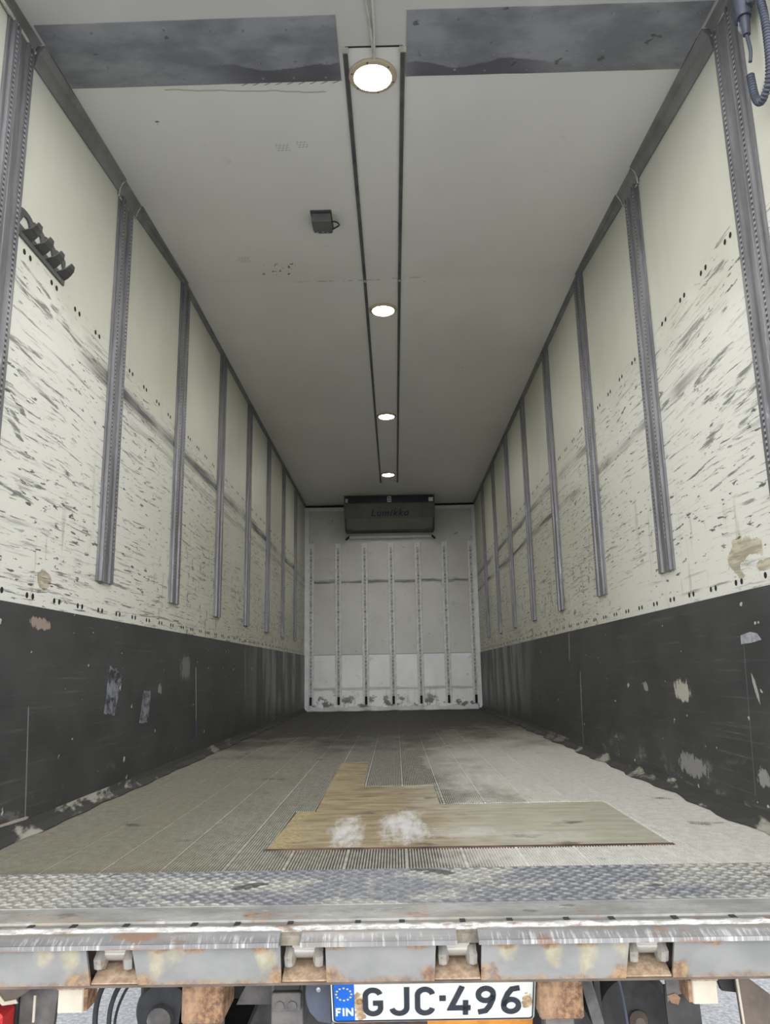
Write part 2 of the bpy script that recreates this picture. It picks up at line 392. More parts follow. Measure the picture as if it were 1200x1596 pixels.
def face_mat():
    g = G('painted_sill_face'); x, y, z = g.xyz()
    n = g.noise(g.vec(x*4, z*6, 0.), 1.5, 5, .6); f = g.noise(g.vec(x*45, z*45, 0.), 1, 5, .7); e = g.noise(g.vec(x*28, z*22, 5.), 1, 4, .6)
    col = g.mix(g.ss(n, .3, .7), (.20, .203, .198), (.27, .27, .262))
    col = g.mix(g.ss(g.noise(g.vec(x*50, z*4, 2.), 1, 4), .55, .75)*.35, col, (.22, .21, .19))
    rust = g.mix(g.ss(f, .35, .65), (.15, .075, .04), (.38, .24, .11)); yel = g.mix(g.ss(f, .35, .65), (.40, .33, .17), (.48, .44, .30))
    m = None
    for cx in (-.635, -.518, -.222, -.112, .100, .212, .507, .612):
        k = g.ell(x, z, (cx, -.104), (.034, .028), e, .9, 1.0); m = k if m is None else g.mx(m, k)
    for cx in (-.47, -.395, -.255, -.10, .07, .255, .355, .425, .69):
        m = g.mx(m, g.ell(x, z, (cx, -.040), (.028, .013), e, .9, 1.0))
    w_ = None
    for cx, L in ((-.72, .03), (-.475, .06), (-.44, .045), (-.245, .05), (-.66, .05), (.265, .035), (.36, .045), (.428, .07), (.50, .03)):
        k = g.ell(x, z, (cx, -.040), (.026, L*1.2), e, .7, 1.1); w_ = k if w_ is None else g.mx(w_, k)
    low = g.ss(z + (e-.5)*.04, -.098, -.110)
    col = g.mix(w_*.6, col, yel); col = g.mix(low*.6, col, rust); col = g.mix(m*.85, col, rust)
    return g.out(col, .5, .1)
M['face'] = face_mat()
def weld_mat():
    g = G('chipped_weld_ridge'); x, y, z = g.xyz()
    n = g.noise(g.vec(x*7, y*30, z*30), 1.3, 5, .65); f = g.noise(g.vec(x*50, y*70, z*70), 1, 4, .7)
    col = g.mix(g.ss(f, .35, .65), (.44, .44, .42), (.74, .74, .72))
    col = g.mix(g.ss(n, .53, .63)*.8, col, g.mix(g.ss(f, .35, .65), (.17, .10, .08), (.38, .24, .18)))
    col = g.mix(g.ss(n, .46, .38)*.6, col, (.26, .25, .22))
    return g.out(col, .45, .2)
M['bright'] = weld_mat()
M['dirt'] = plain('packed_dirt', (.20, .18, .14), .9, 0, .4, 30, .5)
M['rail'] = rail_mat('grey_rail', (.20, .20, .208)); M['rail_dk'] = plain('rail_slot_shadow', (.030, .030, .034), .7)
M['slot'] = rail_mat('rail_rungs', (.40, .40, .42))
M['wrail'] = plain('white_track', (.70, .70, .69), .4, .1, .12, 20)
M['wslot'] = plain('track_slot', (.36, .36, .36), .5, .1, .6, 24)
M['wgap'] = plain('track_gap', (.50, .50, .50), .5, .1, .3, 24)
M['wframe'] = plain('white_frame', (.74, .75, .77), .4, .1, .08, 8)
M['back'] = back_mat()
M['hole'] = plain('black_hole', (.012, .012, .012), .9)
M['trim'] = plain('dark_corner_trim', (.215, .21, .212), .5, .15, .22, 6)
M['seal'] = plain('cracked_sealant', (.50, .49, .43), .7, 0, .2, 30)
M['black_plate'] = plate_mat()
M['screw'] = plain('screw_zinc', (.32, .32, .34), .35, .7, .2, 60)
M['strip'] = plain('dark_ceiling_channel', (.15, .15, .155), .5, .2, .25, 8)
M['bezel'] = plain('cream_bezel', (.50, .42, .28), .4, 0, .06, 20)
g = G('lit_lens'); M['lens'] = g.out((.9, .9, .85), .4, emit=(1.0, .965, .91), es=LAMP)
M['unit'] = plain('grey_unit_casing', (.115, .115, .112), .5, .1, .12, 4)
M['unit2'] = plain('grey_unit_underside', (.19, .19, .18), .5, .1, .12, 4)
M['grille'] = plain('dark_blue_grille', (.022, .024, .034), .5, .1, .2, 20)
M['ink'] = plain('dark_blue_print', (.020, .022, .04), .5)
M['silver'] = plain('dull_silver', (.42, .44, .48), .4, .4, .35, 40)
M['black'] = plain('black_rubber', (.022, .024, .028), .55, 0, .3, 30)
M['bluegrey'] = plain('blue_grey_plastic', (.065, .075, .105), .45, 0, .2, 20)
M['hook'] = plain('dark_grey_steel', (.095, .093, .092), .5, .2, .2, 20)
M['sensor'] = plain('grey_sensor_case', (.13, .13, .135), .5, 0, .12, 30)
M['rust'] = rust_mat(); M['rust2'] = rust_mat('pale_rust', (.52, .40, .28), (.33, .22, .14))
M['cream'] = plain('pale_painted_steel', (.55, .50, .40), .6, 0, .1, 16)
M['nut'] = galv_mat('worn_pin_metal', (.36, .345, .31), .75, .4, .4, .6)
M['dark'] = plain('dark_chassis', (.045, .044, .043), .7, .1, .4, 14)
M['mid'] = plain('dirty_chassis_grey', (.13, .125, .12), .7, .1, .35, 18)
M['brown'] = plain('brown_grimy_steel', (.13, .105, .085), .7, .1, .3, 12)
M['white'] = plain('plate_white', (.78, .82, .76), .4, 0, .03, 20)
M['blue'] = plain('plate_blue', (.0, .12, .60), .4, 0, .08, 20)
M['pblack'] = plain('plate_black', (.025, .03, .04), .5, 0, .2, 30)
M['yellow'] = plain('star_yellow', (.75, .62, .12), .5, 0, .05)
M['pwhite'] = plain('print_white', (.80, .82, .84), .5, 0, .03)
M['orange'] = plain('orange_board', (.68, .26, .03), .55, 0, .25, 22)
M['red'] = plain('red_plastic', (.60, .03, .03), .35, 0, .1)
M['redbrown'] = plain('red_brown_edge', (.105, .062, .045), .85, 0, .6, 14)
def plate_rust():
    g = G('plate_face'); x, y, z = g.xyz()
    n = g.noise(g.vec(x*40, z*40, 0.), 1, 4, .6)
    col = g.mix(g.noise(g.vec(x*12, z*12, 3.), 1, 4), (.74, .79, .73), (.84, .87, .80))
    m_ = g.mx(g.ell(x, z, (-.159, -.012), (.014, .042), n, 1.0), g.ell(x, z, (.206, -.004), (.012, .024), n, 1.0))
    col = g.mix(m_*.85, col, g.mix(g.ss(n, .4, .6), (.26, .12, .03), (.58, .40, .16)))
    gr = g.ss(g.noise(g.vec(x*30, z*30, 9.), 1, 5, .7), .55, .75)*g.ss(x, .09, .13)*g.ss(z, .0, .03)
    col = g.mix(gr*.5, col, (.30, .32, .30))
    return g.out(col, .4)
M['plate'] = plate_rust()
def asphalt():
    g = G('wet_asphalt'); x, y, z = g.xyz()
    n = g.noise(g.vec(x*40, y*40, 0.), 1, 4, .7)
    col = g.mix(g.ss(n, .35, .65), (.46, .48, .51), (.80, .82, .86))
    g.bump(n, .6, .01)
    return g.out(col, .7)
M['asphalt'] = asphalt()

# ------------------------------------------------------------------ geometry helper
class MB:
    def __init__(s): s.v = []; s.f = []; s.mi = []; s.mats = []
    def mid(s, m):
        m = M[m] if isinstance(m, str) else m
        if m not in s.mats: s.mats.append(m)
        return s.mats.index(m)
    def poly(s, pts, m):
        b = len(s.v); s.v += [tuple(p) for p in pts]; s.f.append(tuple(range(b, b+len(pts)))); s.mi.append(s.mid(m)); return s
    def faces(s, vs, fs, m):
        b = len(s.v); i = s.mid(m); s.v += [tuple(p) for p in vs]
        for f in fs: s.f.append(tuple(b+k for k in f)); s.mi.append(i)
        return s
    def box(s, x0, x1, y0, y1, z0, z1, m, bev=0.):
        if bev <= 0:
            vs = [(x, y, z) for x in (x0, x1) for y in (y0, y1) for z in (z0, z1)]
            return s.faces(vs, [(0, 1, 3, 2), (4, 6, 7, 5), (0, 4, 5, 1), (2, 3, 7, 6), (0, 2, 6, 4), (1, 5, 7, 3)], m)
        # bevelled box: rounded section in x-z, chamfered at both y ends
        def ring(y, i):
            a, b, c, d = x0+i, x1-i, z0+i, z1-i; e = bev
            return [(a+e, y, c), (b-e, y, c), (b, y, c+e), (b, y, d-e), (b-e, y, d), (a+e, y, d), (a, y, d-e), (a, y, c+e)]
        rs = [ring(y0, bev*.6), ring(y0+bev*.6, 0), ring(y1-bev*.6, 0), ring(y1, bev*.6)]
        return s.rings(rs, m, True)
    def rings(s, rs, m, cap=True, closed=True):
        n = len(rs[0]); vs = [p for r in rs for p in r]; fs = []
        for i in range(len(rs)-1):
            for k in range(n if closed else n-1):
                a = i*n+k; b = i*n+(k+1) % n
                fs.append((a, b, b+n, a+n))
        if cap: fs.append(tuple(range(n))[::-1]); fs.append(tuple(range((len(rs)-1)*n, len(rs)*n)))
        return s.faces(vs, fs, m)
    def prism(s, pts, axis, a0, a1, m):
        """extrude a 2-D outline along an axis (pts are the other two coordinates in xyz order)"""
        def p3(p, a):
            return {'x': (a, p[0], p[1]), 'y': (p[0], a, p[1]), 'z': (p[0], p[1], a)}[axis]
        return s.rings([[p3(p, a0) for p in pts], [p3(p, a1) for p in pts]], m)
    def tube(s, path, r, m, n=8, cap=True):
        path = [Vector(p) for p in path]; rs = []; up = None
        for i, p in enumerate(path):
            t = (path[min(i+1, len(path)-1)] - path[max(i-1, 0)]).normalized()
            if up is None: up = t.orthogonal().normalized()
            up = (up - t*up.dot(t)).normalized(); q = t.cross(up)
            rr = r[i] if isinstance(r, (list, tuple)) else r
            rs.append([tuple(p + (up*math.cos(2*PI*k/n) + q*math.sin(2*PI*k/n))*rr) for k in range(n)])
        return s.rings(rs, m, cap)
    def lathe(s, prof, c, axis, m, n=24):
        """prof: (radius, offset along the axis vector)"""
        ax = Vector(axis).normalized(); u = ax.orthogonal().normalized(); q = ax.cross(u); c = Vector(c)
        rs = [[tuple(c + ax*h + (u*math.cos(2*PI*k/n) + q*math.sin(2*PI*k/n))*max(r, 1e-5)) for k in range(n)] for r, h in prof]
        return s.rings(rs, m)
    def build(s, name, parent=None, smooth=False, loc=None):
        me = bpy.data.meshes.new(name); me.from_pydata(s.v, [], s.f)
        for m in s.mats: me.materials.append(m)
        me.polygons.foreach_set('material_index', s.mi)
        import bmesh
        bm = bmesh.new(); bm.from_mesh(me); bmesh.ops.recalc_face_normals(bm, faces=bm.faces); bm.to_mesh(me); bm.free()
        if smooth:
            me.polygons.foreach_set('use_smooth', [True]*len(me.polygons))
            try: me.set_sharp_from_angle(angle=math.radians(38))
            except Exception: pass
        me.update()
        o = bpy.data.objects.new(name, me); COL.objects.link(o)
        if loc: o.location = loc
        if parent: o.parent = parent
        return o

def spline(pts, n=8):
    pts = [Vector(p) for p in pts]; out = []
    P = [pts[0]*2-pts[1]] + pts + [pts[-1]*2-pts[-2]]
    for i in range(1, len(P)-2):
        for k in range(n):
            t = k/n; a, b, c, d = P[i-1:i+3]
            out.append(.5*((2*b) + (c-a)*t + (2*a-5*b+4*c-d)*t*t + (3*b-a-3*c+d)*t**3))
    out.append(pts[-1]); return out

def tag(o, label, cat=None, group=None, kind=None):
    o['label'] = label
    if cat: o['category'] = cat
    if group: o['group'] = group
    if kind: o['kind'] = kind
    return o
def struct(o, label, cat): return tag(o, label, cat, None, 'structure')
def thing(name, label, cat, loc=(0, 0, 0), group=None, rz=0):
    o = bpy.data.objects.new(name, None); COL.objects.link(o); o.location = loc; o.rotation_euler = (0, 0, rz)
    o.empty_display_size = .05
    return tag(o, label, cat, group)
def dup(root, loc, rz, label, group=None):
    r = root.copy(); COL.objects.link(r); r.location = loc; r.rotation_euler = (0, 0, rz); r['label'] = label
    if group: r['group'] = group
    for ch in list(root.children):
        c = ch.copy(); COL.objects.link(c); c.parent = r
        for gch in ch.children:
            d = gch.copy(); COL.objects.link(d); d.parent = c
    return r

XW, D, H, KZ = 1.24, 10.887, 2.925, .772
Y0 = 1.93                                   # open end of the box
def zc(y): return H - .0655*max(0., 4.35-y)
def ordinal(i): return ('nearest the open end', 'second from the open end', 'third from the open end', 'fourth from the open end',
                        'fifth from the open end', 'sixth from the open end', 'seventh from the open end', 'nearest the far end wall')[i]

# ------------------------------------------------------------------ setting
gnd = MB().poly([(-200, -200, -1.25), (200, -200, -1.25), (200, 200, -1.25), (-200, 200, -1.25)], 'asphalt').build('ground')
struct(gnd, 'grey asphalt ground under and around the truck', 'ground')

def hole_pairs(mb, s, z):
    for k in range(-2, 38):
        for dy in (-.022, .022):
            y = 2.655 + .2165*k + dy
            if y > D-.05: continue
            r = .0105; x = s*(XW-.0008)
            mb.poly([(x, y + r*math.cos(a*PI/5), z + r*1.05*math.sin(a*PI/5)) for a in range(10)], 'hole')
for s, nm in ((-1, 'left'), (1, 'right')):
    mb = MB(); mat = 'wall_l' if s < 0 else 'wall_r'
    xs = sorted((s*XW, s*(XW+.08)))
    mb.box(xs[0], xs[1], Y0, D+.08, -.10, H+.08, mat)
    hole_pairs(mb, s, .806); hole_pairs(mb, s, 1.995)
    struct(mb.build('wall_'+nm), f'cream scuffed {nm} side wall of the cargo box with rows of screw holes', 'wall')
    xs = sorted((s*XW, s*(XW-.005)))
    kb = MB().box(xs[0], xs[1], Y0, D-.002, .0, KZ, 'kick_l' if s < 0 else 'kick_r')
    struct(kb.build('baseboard_'+nm), f'dark scuffed kick panel along the bottom of the {nm} wall', 'kick panel')

# ceiling with its lowered rear bay
mb = MB(); x0, x1 = -XW, XW
ys = [Y0, 2.405, 4.35, D+.08]
bot = [(y, zc(y)) for y in ys]; top = [(D+.08, H+.08), (Y0, H+.08)]
mb.prism(bot+top, 'x', x0, x1, 'ceil')
struct(mb.build('ceiling'), 'pale grey glossy ceiling of the cargo box', 'ceiling')
mb = MB()
mb.prism([(Y0, zc(Y0)-.003), (2.403, zc(2.403)-.003), (2.403, zc(2.403)), (Y0, zc(Y0))], 'x', -XW+.001, XW-.001, 'header')
mb.box(-.102, .113, 2.400, 2.407, zc(2.405)-.0045, zc(2.405)-.001, 'hole')
struct(mb.build('trim_1'), 'pale door header panel across the ceiling at the open end', 'header')

# far end wall
mb = MB().box(-XW, XW, D, D+.08, -.1, H, 'back')
struct(mb.build('wall_back'), 'grey far end wall with a white lower half below vertical tracks', 'wall')
mb = MB()
mb.box(-XW+.001, -1.185, D-.018, D, .02, 2.90, 'wframe'); mb.box(1.195, XW-.001, D-.018, D, .02, 2.90, 'wframe')
mb.box(-XW+.001, XW-.001, D-.016, D, 2.845, 2.895, 'wframe'); mb.box(-XW+.001, XW-.001, D-.02, D, 2.898, H-.001, 'hole')
struct(mb.build('trim_2'), 'white edging frame around the far end wall', 'frame')

# floor: ribs, seams and the bare plywood patch
mb = MB(); ZB = -.0035
mb.box(-XW, XW, 2.21, D+.08, -.10, ZB, 'base')
patch = [(-.365, 2.47), (.866, 2.47), (.863, 3.243), (.207, 3.243), (.205, 3.765), (-.125, 3.765), (-.131, 4.75), (-.296, 4.75), (-.28, 3.118), (-.352, 3.118)]
mb.poly([(x, y, ZB+.0006) for x, y in patch], 'wood')
def cut(x):
    if -.36 <= x < -.285: return (2.47, 3.118)
    if -.285 <= x < -.128: return (2.47, 4.75)
    if -.128 <= x < .206: return (2.47, 3.765)
    if .206 <= x < .866: return (2.47, 3.243)
pitch = .1677/20; k = 0
x = -1.232
vs = []; fs = []
while x < 1.23:
    ph = ((x - .217)/.1677) % 1
    seam = ph < .055
    wd = .0095 if seam else .0046; hgt = .0 if not seam else .0004
    c = cut(x + wd/2)
    spans = [(2.222, D-.01)] if c is None else [(2.222, c[0]), (c[1]+random.uniform(-.004, .004), D-.01)]
    for a, b in spans:
        n = len(vs); e = .0009
        for y in (a, b): vs += [(x, y, ZB), (x+e, y, hgt), (x+wd-e, y, hgt), (x+wd, y, ZB)]
        fs += [(n, n+1, n+5, n+4), (n+1, n+2, n+6, n+5), (n+2, n+3, n+7, n+6), (n, n+1, n+2, n+3), (n+4, n+5, n+6, n+7)]
    x += .0138 if seam else pitch
mb.faces(vs, fs, 'rib')
struct(mb.build('floor'), 'ribbed metal plank floor with a bare plywood patch near the open end', 'floor')
o = tag(MB().box(-.372, .868, 2.448, 2.471, ZB+.0005, .0010, 'redbrown').build('edging_strip'), 'rusty red brown edging strip along the front of the bare plywood patch', 'strip')

# cove strips where floor meets walls
for s, nm in ((-1, 'left'), (1, 'right')):
    mb = MB(); prev = None; rs = []
    for i in range(90):
        y = 2.0 + i*(D-.02-2.0)/89
        wv = (.045 if s > 0 else .032) + (.012*math.sin(i*1.7)+.010*math.sin(i*.63+2))*(1 if s > 0 else .5)
        xi = s*(XW-.0055)
        rs.append([(xi, y, .0012), (xi, y, .05), (xi-s*.010, y, .026), (xi-s*wv, y, .0045), (xi-s*wv, y, .0012)])
    g = G('cove_strip_'+nm); _, yy, zz = g.xyz()
    n = g.noise(g.vec(yy*3.2, zz*10, 2.*s), 1, 4, .6)
    M['cove_'+nm] = g.out(g.mix(g.ss(n, .54, .62)*g.ss(yy, 7.0, 4.0), (.040, .040, .038), (.34, .33, .28)), .7)
    mb.rings(rs, 'cove_'+nm)
    struct(mb.build('trim_'+('3' if s < 0 else '4')), f'dark chipped cove strip where the floor meets the {nm} wall', 'trim')

# dark corner trims between walls and ceiling
def corner(s, y0, y1, h0, h1, w0, w1, num, label, off=0., n=1):
    mb = MB(); rs = []
    for y, h, w_ in ((y0, h0, w0), (y1, h1, w1)):
        t = .004 + off; xw = s*(XW-.0005); z = zc(y) - .0005
        rs.append([(xw, y, z), (xw, y, z-h), (xw-s*t, y, z-h), (xw-s*(t+w_*.35), y, z-h*.36), (xw-s*w_, y, z-t), (xw-s*w_, y, z)])
    mb.rings(rs, 'trim')
    return struct(mb.build('trim_%d' % num), label, 'trim')
n = 5
for s, nm in ((-1, 'left'), (1, 'right')):
    corner(s, 2.36, 3.21, .088, .060, .040, .040, n, f'near length of dark angle trim between {nm} wall and ceiling', .003); n += 1
    corner(s, 3.45, 4.34, .050, .012, .040, .036, n, f'second length of dark angle trim between {nm} wall and ceiling', .001); n += 1
    corner(s, 4.345, D-.02, .022, .022, .026, .026, n, f'long thin dark trim between {nm} wall and ceiling towards the far end'); n += 1
    corner(s, Y0+.01, 2.352, .030, .034, .030, .032, n, f'short dark trim above the {nm} door post rail'); n += 1
    corner(s, 3.215, 3.445, .075, .070, .034, .034, n, f'dark cover piece of ceiling trim above the second {nm} rail', .002); n += 1
    # pale cracked sealant around the joints
    mb = MB()
    xw = s*(XW-.010)
    def bead(pts, r): mb.tube(spline(pts, 4), [r*random.uniform(.6, 1.3) for _ in spline(pts, 4)], 'seal', 6)
    bead([(s*1.208, 3.215, zc(3.2)-.004), (s*1.226, 3.213, zc(3.2)-.040), (s*1.232, 3.215, zc(3.2)-.085)], .004)
    bead([(s*1.206, 3.447, zc(3.45)-.004), (s*1.224, 3.447, zc(3.45)-.040), (s*1.232, 3.447, zc(3.45)-.070)], .003)
    bead([(s*1.230, 3.225, zc(3.2)-.088), (s*1.231, 3.33, zc(3.33)-.082), (s*1.230, 3.44, zc(3.45)-.078)], .0035)
    bead([(s*1.229, 2.10, zc(2.1)-.038), (s*1.229, 2.22, zc(2.22)-.040), (s*1.229, 2.35, zc(2.35)-.042)], .006 if s < 0 else .003)
    struct(mb.build('trim_%d' % n), f'pale cracked sealant beads around the {nm} trim joints', 'sealant'); n += 1

# ------------------------------------------------------------------ load rails on the side walls
def make_rail(length, label, s, y, group):
    """local frame: x out of the wall, y along it, z up from the lower end"""
    t = thing('load_rail', label, 'rail', (s*XW, y, .929), group, 0 if s < 0 else PI)
    L = length; mb = MB()
    # base plate profile, two grooved channels
    prof = [(-.090, .001), (-.090, .010), (-.082, .010), (-.078, .006), (-.071, .006), (-.069, .020), (-.056, .020), (-.056, .008), (-.044, .008), (-.044, .020), (-.031, .020), (-.029, .010),
            (-.012, .010), (-.010, .012), (.010, .012), (.012, .010),
            (.029, .010), (.031, .020), (.044, .020), (.044, .008), (.056, .008), (.056, .020), (.069, .020), (.071, .006), (.078, .006), (.082, .010), (.090, .010), (.090, .001)]
    mb.rings([[(x, yy, 0.) for yy, x in prof], [(x, yy, L) for yy, x in prof]], 'rail')
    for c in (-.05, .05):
        mb.box(.0081, .0086, c-.0058, c+.0058, .001, L-.001, 'rail_dk')  # near-black strip puts the slot shade into the groove floor colour
    mb.build('channel', t)
    for c in (-.05, .05):
        mb = MB(); z = .14; rs = []
        def rg(z, top): return [(.0087, c-.0060, z), (top, c-.0060, z), (top, c+.0060, z), (.0087, c+.0060, z)]
        while z < L-.02:
            rs += [rg(z, .0094), rg(z+.0002, .0192), rg(z+.0092, .0192), rg(z+.0094, .0094)]; z += .0195
        mb.rings(rs, 'slot')
        for q in range(len(mb.f)):                       # slot shade painted in: gaps between the rungs are coloured black
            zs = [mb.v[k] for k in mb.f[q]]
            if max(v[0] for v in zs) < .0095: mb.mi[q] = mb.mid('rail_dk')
        mb.build('slot_strip', t)
        MB().box(.0087, .016, c-.0059, c+.0059, .004, .132, 'slot').build('end_insert', t)
    return t
YR = [2.262, 3.318, 4.379, 5.468, 6.557, 7.620, 8.694, 9.779]
for s, nm in ((-1, 'left'), (1, 'right')):
    grp = f'perforated load rails along the {nm} wall'
    r0 = None
    for i, y in enumerate(YR):
        lab = f'dark grey slotted load rail on the {nm} wall, {ordinal(i)}'
        if i < 2:
            make_rail(zc(y) - (.045 if i == 0 else .072) - .929, lab, s, y, grp)
        elif i == 2: r0 = make_rail(H - .016 - .929, lab, s, y, grp)
        else: dup(r0, (s*XW, y, .929), 0 if s < 0 else PI, lab, grp)

# ------------------------------------------------------------------ white tracks on the far end wall
XT = [-1.150, -.760, -.376, .006, .392, .776, 1.155]
tn = ['first from the left', 'second from the left', 'third from the left', 'middle one below the cooling unit', 'third from the right', 'second from the right', 'first from the right']
tr = None
for i, xt in enumerate(XT):
    lab = f'white vertical slotted track on the far end wall, {tn[i]}'
    if tr is None:
        tr = thing('wall_track', lab, 'track', (xt, D, .085), 'white tracks on the far end wall')
        mb = MB(); L = 2.275
        prof = [(-.045, -.001), (-.045, -.012), (-.040, -.016), (-.020, -.016), (-.017, -.006), (.017, -.006), (.020, -.016), (.040, -.016), (.045, -.012), (.045, -.001)]
        mb.rings([[(a, b, 0) for a, b in prof], [(a, b, L) for a, b in prof]], 'wrail'); mb.build('channel', tr)
        mb = MB(); z = .02; rs = []
        def rg(z, d): return [(-.013, -.0062, z), (.013, -.0062, z), (.013, d, z), (-.013, d, z)]
        while z < L-.06:
            e = z+random.uniform(.018, .040)
            rs += [rg(z, -.0066), rg(z+.0003, -.0085), rg(e, -.0085), rg(e+.0003, -.0066)]; z += .05
        mb.rings(rs, 'wslot')
        for q in range(len(mb.f)):
            if min(mb.v[k][1] for k in mb.f[q]) > -.0067: mb.mi[q] = mb.mid('wgap')
        mb.build('slot_strip', tr)
        mb = MB().box(-.016, .016, -.017, -.0062, .0, .11, 'hole'); mb.build('foot', tr)
    else: dup(tr, (xt, D, .085), 0, lab, 'white tracks on the far end wall')
mb = MB(); rs = []
for i in range(60):
    x = -1.18 + i*2.36/59; z = .028 + .010*math.sin(i*.9) + .007*math.sin(i*2.3)
    rs.append([(x, D-.001, .004), (x, D-.001, z+.03), (x, D-.02, z+.022), (x, D-.06-.01*math.sin(i*.7), .012+.006*math.sin(i*1.3)), (x, D-.06, .002)])
mb.rings(rs, 'wframe')
tag(mb.build('crumpled_strip'), 'crumpled white metal strip along the foot of the far end wall', 'strip')

# ------------------------------------------------------------------ cooling unit
cu = thing('cooling_unit', 'dark grey cooling unit hung under the ceiling on the far end wall', 'cooling unit', (0, D, H))
YF = -.62
mb = MB(); side = [(-.002, -.002), (YF+.02, -.002), (YF+.015, -.118), (YF+.10, -.30), (YF+.27, -.425), (-.002, -.425)]
mb.prism(side, 'x', -.615, .615, 'unit')
mb.build('housing', cu)
mb = MB().prism([(YF+.10, -.305), (YF+.27, -.430), (YF+.265, -.433), (YF+.094, -.308)], 'x', -.60, .60, 'unit2'); mb.build('lower_panel', cu)
mb = MB()
mb.box(-.605, .605, YF+.006, YF+.018, -.110, -.006, 'grille')
for k in range(6): mb.box(-.60, .60, YF, YF+.006, -.022-k*.016, -.016-k*.016, 'ink')
gr_ = mb.build('grille', cu)
for sx_ in (-1, 1):
    mb = MB().prism([(YF-.01, -.006), (YF-.01, -.13), (YF+.085, -.31), (YF+.26, -.450), (YF+.33, -.455), (-.10, -.43), (-.004, -.43), (-.004, -.006)], 'x', sx_*.616, sx_*.628, 'unit')
    mb.build('end_plate', cu)
    mb = MB().box(sx_*.56-.022, sx_*.56+.022, YF+.25, YF+.31, -.480, -.43, 'black'); mb.build('foot', cu)
for xx, ww, m_ in ((0., .028, 'silver'), (.575, .030, 'pwhite'), (-.59, .016, 'silver')):
    mb = MB().box(xx-ww, xx+ww, YF-.006, YF-.001, -.100, -.045 if xx else -.022, m_)
    if not xx:
        for a in (-.012, .012):
            for b in (-.08, -.045): mb.box(a-.007, a+.007, YF-.008, YF-.006, b-.010, b+.010, 'ink')
    tg = mb.build('latch' if not xx else 'label_plate', cu)
cv = bpy.data.curves.new('lettering', 'FONT'); cv.body = 'Lumikko'; cv.size = .13; cv.shear = .28; cv.extrude = .002; cv.offset = .003
cv.align_x = 'CENTER'; cv.space_character = 1.18
tmp = bpy.data.objects.new('tmp', cv); COL.objects.link(tmp)
bpy.context.view_layer.update()
me = bpy.data.meshes.new_from_object(tmp.evaluated_get(bpy.context.evaluated_depsgraph_get()))
bpy.data.objects.remove(tmp)
me.materials.clear(); me.materials.append(M['ink'])
lt = bpy.data.objects.new('lettering', me); COL.objects.link(lt); lt.parent = cu
ang = math.atan2(.085, .182)   # slope of the front face
lt.location = (.0, YF+.084, -.276); lt.rotation_euler = (PI/2+ang, 0, 0)
lt['label'] = 'dark blue slanted maker lettering on the casing'
tr_ = thing('drip_tray', 'white drip tray bar under the cooling unit', 'tray', (0, D, 2.432))
MB().box(-.59, .60, -.07, -.001, -.018, .018, 'wframe', .004).build('tray', tr_)
for sx_, e in ((-1, -.61), (1, .62)):
    MB().tube([(e-sx_*.03, -.05, .02), (e+sx_*.01, -.06, -.01), (e+sx_*.03, -.06, -.035)], .014, 'black').build('drain_hose', tr_, True)

# ------------------------------------------------------------------ ceiling channels, lamps, plates, sensor
for s, xa, lab in ((-1, -.103, 'left of the lamps'), (1, .113, 'right of the lamps')):
    t = thing('ceiling_channel', f'long dark channel strip along the ceiling, {lab}', 'channel', (0, 0, 0), 'ceiling channels')
    for a, b in ((2.425, 4.35), (4.37, 9.55)):
        mb = MB(); w_ = .0095
        rs = []
        for y in (a, b):
            z = zc(y)-.0006
            rs.append([(xa-w_, y, z), (xa-w_, y, z-.006), (xa-w_*.5, y, z-.007), (xa-w_*.5, y, z-.003), (xa+w_*.5, y, z-.003), (xa+w_*.5, y, z-.007), (xa+w_, y, z-.006), (xa+w_, y, z)])
        mb.rings(rs, 'strip'); mb.build('channel', t)
    z = zc(2.415)
    MB().box(xa-.013, xa+.013, 2.402, 2.426, z-.011, z-.002, 'seal').build('end_cap', t)
    MB().box(xa-.012, xa+.012, 4.349, 4.371, H-.008, H-.001, 'seal').build('joint', t)

def make_lamp(label):
    t = thing('ceiling_lamp', label, 'lamp', (0, 0, 0), 'round ceiling lamps')
    mb = MB(); mb.lathe([(.094, 0), (.094, .006), (.090, .011), (.074, .0135), (.070, .008), (.070, 0)], (0, 0, 0), (0, 0, -1), 'bezel', 40)
    bz = mb.build('bezel', t, True)
    mb = MB(); mb.lathe([(.0695, .001), (.0695, .007), (.06, .0095), (.03, .012), (.001, .0125)], (0, 0, 0), (0, 0, -1), 'lens', 40)
    mb.build('lens', t, True)
    for k in range(6):
        a = k*PI/3 + .3
        mb = MB().lathe([(.004, .010), (.004, .0135), (.001, .0145)], (.084*math.cos(a), .084*math.sin(a), 0), (0, 0, -1), 'hook', 8); mb.build('screw', bz)
    return t
lp = None
for i, (yl, lab) in enumerate(((2.556, 'large bright round ceiling lamp nearest the open end, cable running to it'), (4.751, 'second round ceiling lamp from the open end'),
                               (6.937, 'third round ceiling lamp from the open end'), (9.134, 'farthest round ceiling lamp, just before the cooling unit'))):
    xl = (-.003, .005, .002, -.004)[i]
    if lp is None: lp = o = make_lamp(lab)
    else: o = dup(lp, (0, 0, 0), 0, lab, 'round ceiling lamps')
    o.location = (xl, yl, zc(yl)-.0012)
    if i == 0: o.rotation_euler = (math.atan(.0655), 0, 0)

